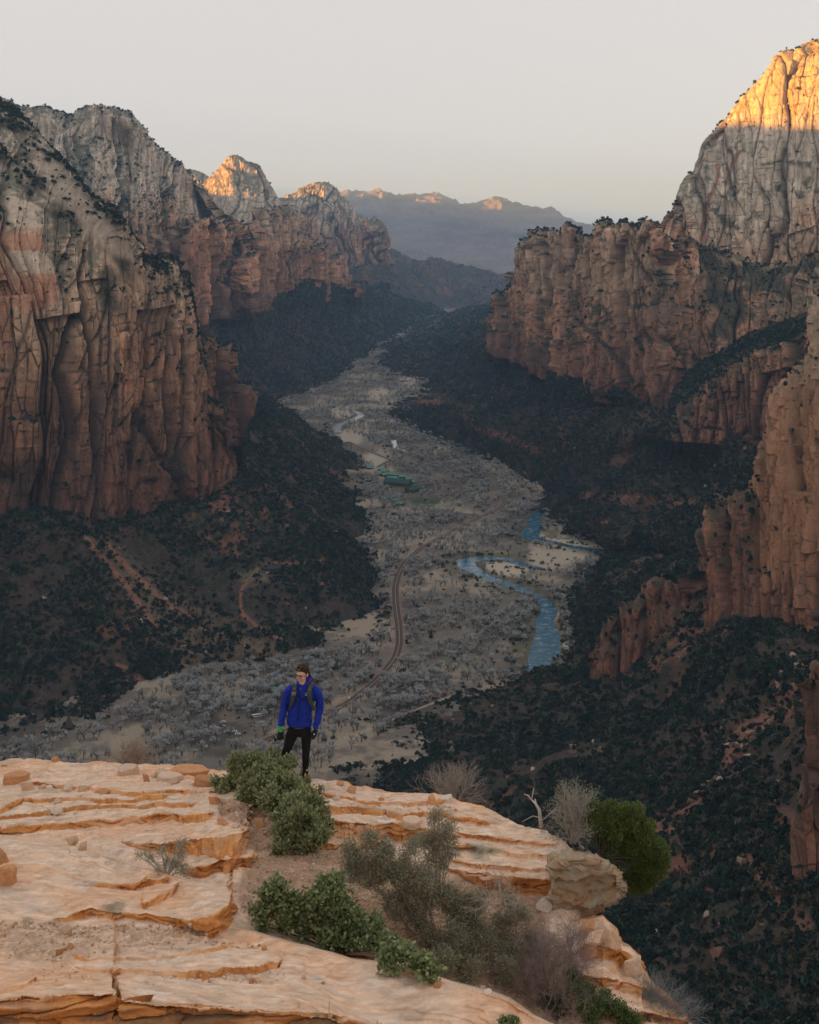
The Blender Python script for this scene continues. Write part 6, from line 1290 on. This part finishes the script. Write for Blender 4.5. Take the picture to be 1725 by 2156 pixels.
# gloves with separate fingers
def hand(wrist, palm_end, side, grip, name, extra):
    b = MB(); w, pe = wrist, palm_end; d = (pe - w).normalized(); ac = Vector((1, 0, 0)) * side; ac = (ac - d * ac.dot(d)).normalized(); nm = d.cross(ac).normalized()
    if nm.y > 0: nm = -nm
    loftE(b, [(w - d * .02, .036, .032), (w + d * .02, .034, .026), (w + d * .05, .044, .024), (pe, .044, .022)], 12)
    Ls = (.062, .074, .070, .054)
    for k in range(4):
        o_ = ac * (-.030 + .020 * k); p0 = w + d * .05 + o_ * .8; p1 = pe + o_; cu_ = grip
        p2 = p1 + (d * math.cos(cu_) + nm * math.sin(cu_)) * Ls[k] * .45; p3 = p2 + (d * math.cos(cu_ * 2) + nm * math.sin(cu_ * 2)) * Ls[k] * .33; p4 = p3 + (d * math.cos(cu_ * 2.8) + nm * math.sin(cu_ * 2.8)) * Ls[k] * .25
        b.tube([p0, p1, p2, p3, p4], [.010, .0105, .0098, .009, .0075], 8)
    t0_ = w + d * .03 - ac * .03; b.tube([w + d * .02, t0_, t0_ + (d * .7 - ac * .5 + nm * .4).normalized() * .035, t0_ + (d * .9 - ac * .2 + nm * .6).normalized() * .065], [.014, .014, .011, .008], 8)
    return fused(b, name, M_blk, man, .0045, 1), w, d, ac, nm
gL, w, d, ac, nm = hand(P_(590,1533,-.10), P_(591,1547,-.13), -1, .55, 'glove', None)
for k in range(4):
    e = MB(); a0 = w + d * (-.030 + .022 * k) ; e.tube([a0 + ac * -.042 + Vector((0, -.020, .008 * (k % 2))), a0 + ac * -.015 + Vector((0, -.040, -.008)), a0 + ac * .012 + Vector((0, -.041, .008)), a0 + ac * .040 + Vector((0, -.024, -.004))], [.004, .007, .006, .004], 5); e.obj('green_print', M_lime, gL, True)
e = MB(); ball(e, w + d * .052 + Vector((-.005, -.030, 0)), (.009, .006, .013), 6); e.obj('white_patch', M_wht, gL, True)
gR, w, d, ac, nm = hand(P_(665,1538,-.09), P_(660,1549,-.11), 1, .45, 'glove', None)
e = MB(); ball(e, w + d * .05 + Vector((0, -.030, 0)), (.011, .006, .012), 6); e.obj('white_patch', M_wht, gR, True)
# shoes
for (u, v, dy, a) in ((578, 1640, .10, -.5), (645, 1639.5, .0, .35)):
    b = MB(); c = P_(u, v, dy); R = Matrix.Rotation(a, 3, 'Z'); q3 = lambda x, y, z: c + R @ Vector((x, y, z))
    loftE(b, [(q3(0, .09, .035), .030, .035), (q3(0, .05, .045), .040, .045), (q3(0, 0, .045), .042, .045), (q3(0, -.07, .032), .046, .032), (q3(0, -.14, .024), .042, .024), (q3(0, -.18, .018), .026, .016)], 12); ball(b, q3(0, .04, .09), (.048, .055, .05), 8)
    sh_ = fused(b, 'shoe', M_red, man, .008, 2); e = MB(); e.tube([q3(0, .10, .004), q3(0, .02, .002), q3(0, -.08, .002), q3(0, -.17, .004)], [.034, .042, .045, .028], 8); so = e.obj('sole', M_blk, sh_, True)
# backpack
pk = empty('backpack', tuple(FOOT), 'backpack worn by the man, olive shoulder straps and black chest strap', 'backpack')
b = MB(); loftE(b, [(P_(636,1518,.22), .10, .06), (P_(636,1512,.24), .14, .09), (P_(637,1485,.25), .155, .11), (P_(638,1455,.24), .15, .10), (P_(638,1445,.22), .11, .06)], 16); fused(b, 'pack_body', M_olive, pk, .015, 3)
def strap(pts, w_, name, mat, parent, th=.012):
    pts = [Vector(p) for p in pts]; V = []
    for i, p in enumerate(pts):
        t = (pts[min(i + 1, len(pts) - 1)] - pts[max(i - 1, 0)]).normalized(); a = t.cross(Vector((0, -1, .15))).normalized(); nn = a.cross(t).normalized(); ww = w_[i] if hasattr(w_, '__len__') else w_
        V += [p - a * ww, p + a * ww, p + a * ww + nn * th, p - a * ww + nn * th]
    b = MB(); b.add(V, [(i * 4 + j, i * 4 + (j + 1) % 4, (i + 1) * 4 + (j + 1) % 4, (i + 1) * 4 + j) for i in range(len(pts) - 1) for j in range(4)] + [(0, 1, 2, 3), tuple(len(V) - 4 + k for k in (3, 2, 1, 0))]); return b.obj(name, mat, parent)
s1 = strap([P_(620,1444,.10), P_(621,1440,.02), P_(620.5,1443,-.085), P_(620.5,1450,-.128), P_(619,1460,-.150), P_(617,1470,-.158), P_(613.5,1482,-.135), P_(609,1494,-.07)], [.030, .030, .030, .030, .032, .030, .020, .015], 'shoulder_strap', M_olive, pk, .014)
s2 = strap([P_(657,1444,.10), P_(657,1440,.02), P_(655,1443,-.085), P_(652.5,1450,-.128), P_(651,1460,-.150), P_(652,1470,-.158), P_(656,1481,-.140), P_(661,1494,-.07)], [.030, .030, .030, .032, .034, .032, .022, .015], 'shoulder_strap', M_olive, pk, .014)
cs = strap([P_(618,1468.5,-.170), P_(625,1471,-.176), P_(634,1471.5,-.180), P_(643,1471,-.178), P_(651,1470,-.172)], .007, 'chest_strap', M_blk, pk, .008)
e = MB(); e.box(P_(638,1472,-.185), (.05, .015, .022)); e.obj('buckle', M_blk, cs)
for (u, v, pr_) in ((619.5,1449,s1),(652,1449.5,s2)):
    e = MB(); c = P_(u, v, -.150); e.tube([c + Vector((.017 * math.cos(t), -.002, .017 * math.sin(t))) for t in [math.pi + k * math.pi / 8 for k in range(9)]], .0035, 5); e.obj('ring', M_metal, pr_)
e = MB(); e.box(P_(618.5,1460.5,-.178), (.055, .03, .045)); ball(e, P_(618.5,1460,-.198), (.014, .01, .014), 7); e.box(P_(622.5,1459,-.178), (.02, .02, .03)); e.obj('camera_clip', M_metal, s1)
# camera in his hand
hcam = empty('handheld_camera', tuple(FOOT), 'black camera with long lens held low in the gloved hand of the man', 'camera')
c = P_(591,1549,-.17); e = MB(); e.box(c, (.085, .075, .10), .3, 0, (.9, .9)); e.obj('camera_body', M_blk, hcam)
a0, a1 = P_(590,1550,-.18), P_(576.5,1556,-.22); dd_ = (a1 - a0); e = MB(); e.tube([a0, a0 + dd_ * .35, a0 + dd_ * .36, a0 + dd_ * .8, a0 + dd_ * .82, a1], [.036, .036, .042, .042, .046, .046], 16); ln = e.obj('lens', M_blk, hcam, False)
e = MB(); e.tube([a0 + dd_ * .62, a0 + dd_ * .70], .044, 16); e.obj('lens_ring', M_metal, ln); e = MB(); e.tube([a1 - dd_ * .02, a1 + dd_ * .005], .038, 16); e.obj('front_glass', M_glass, ln)
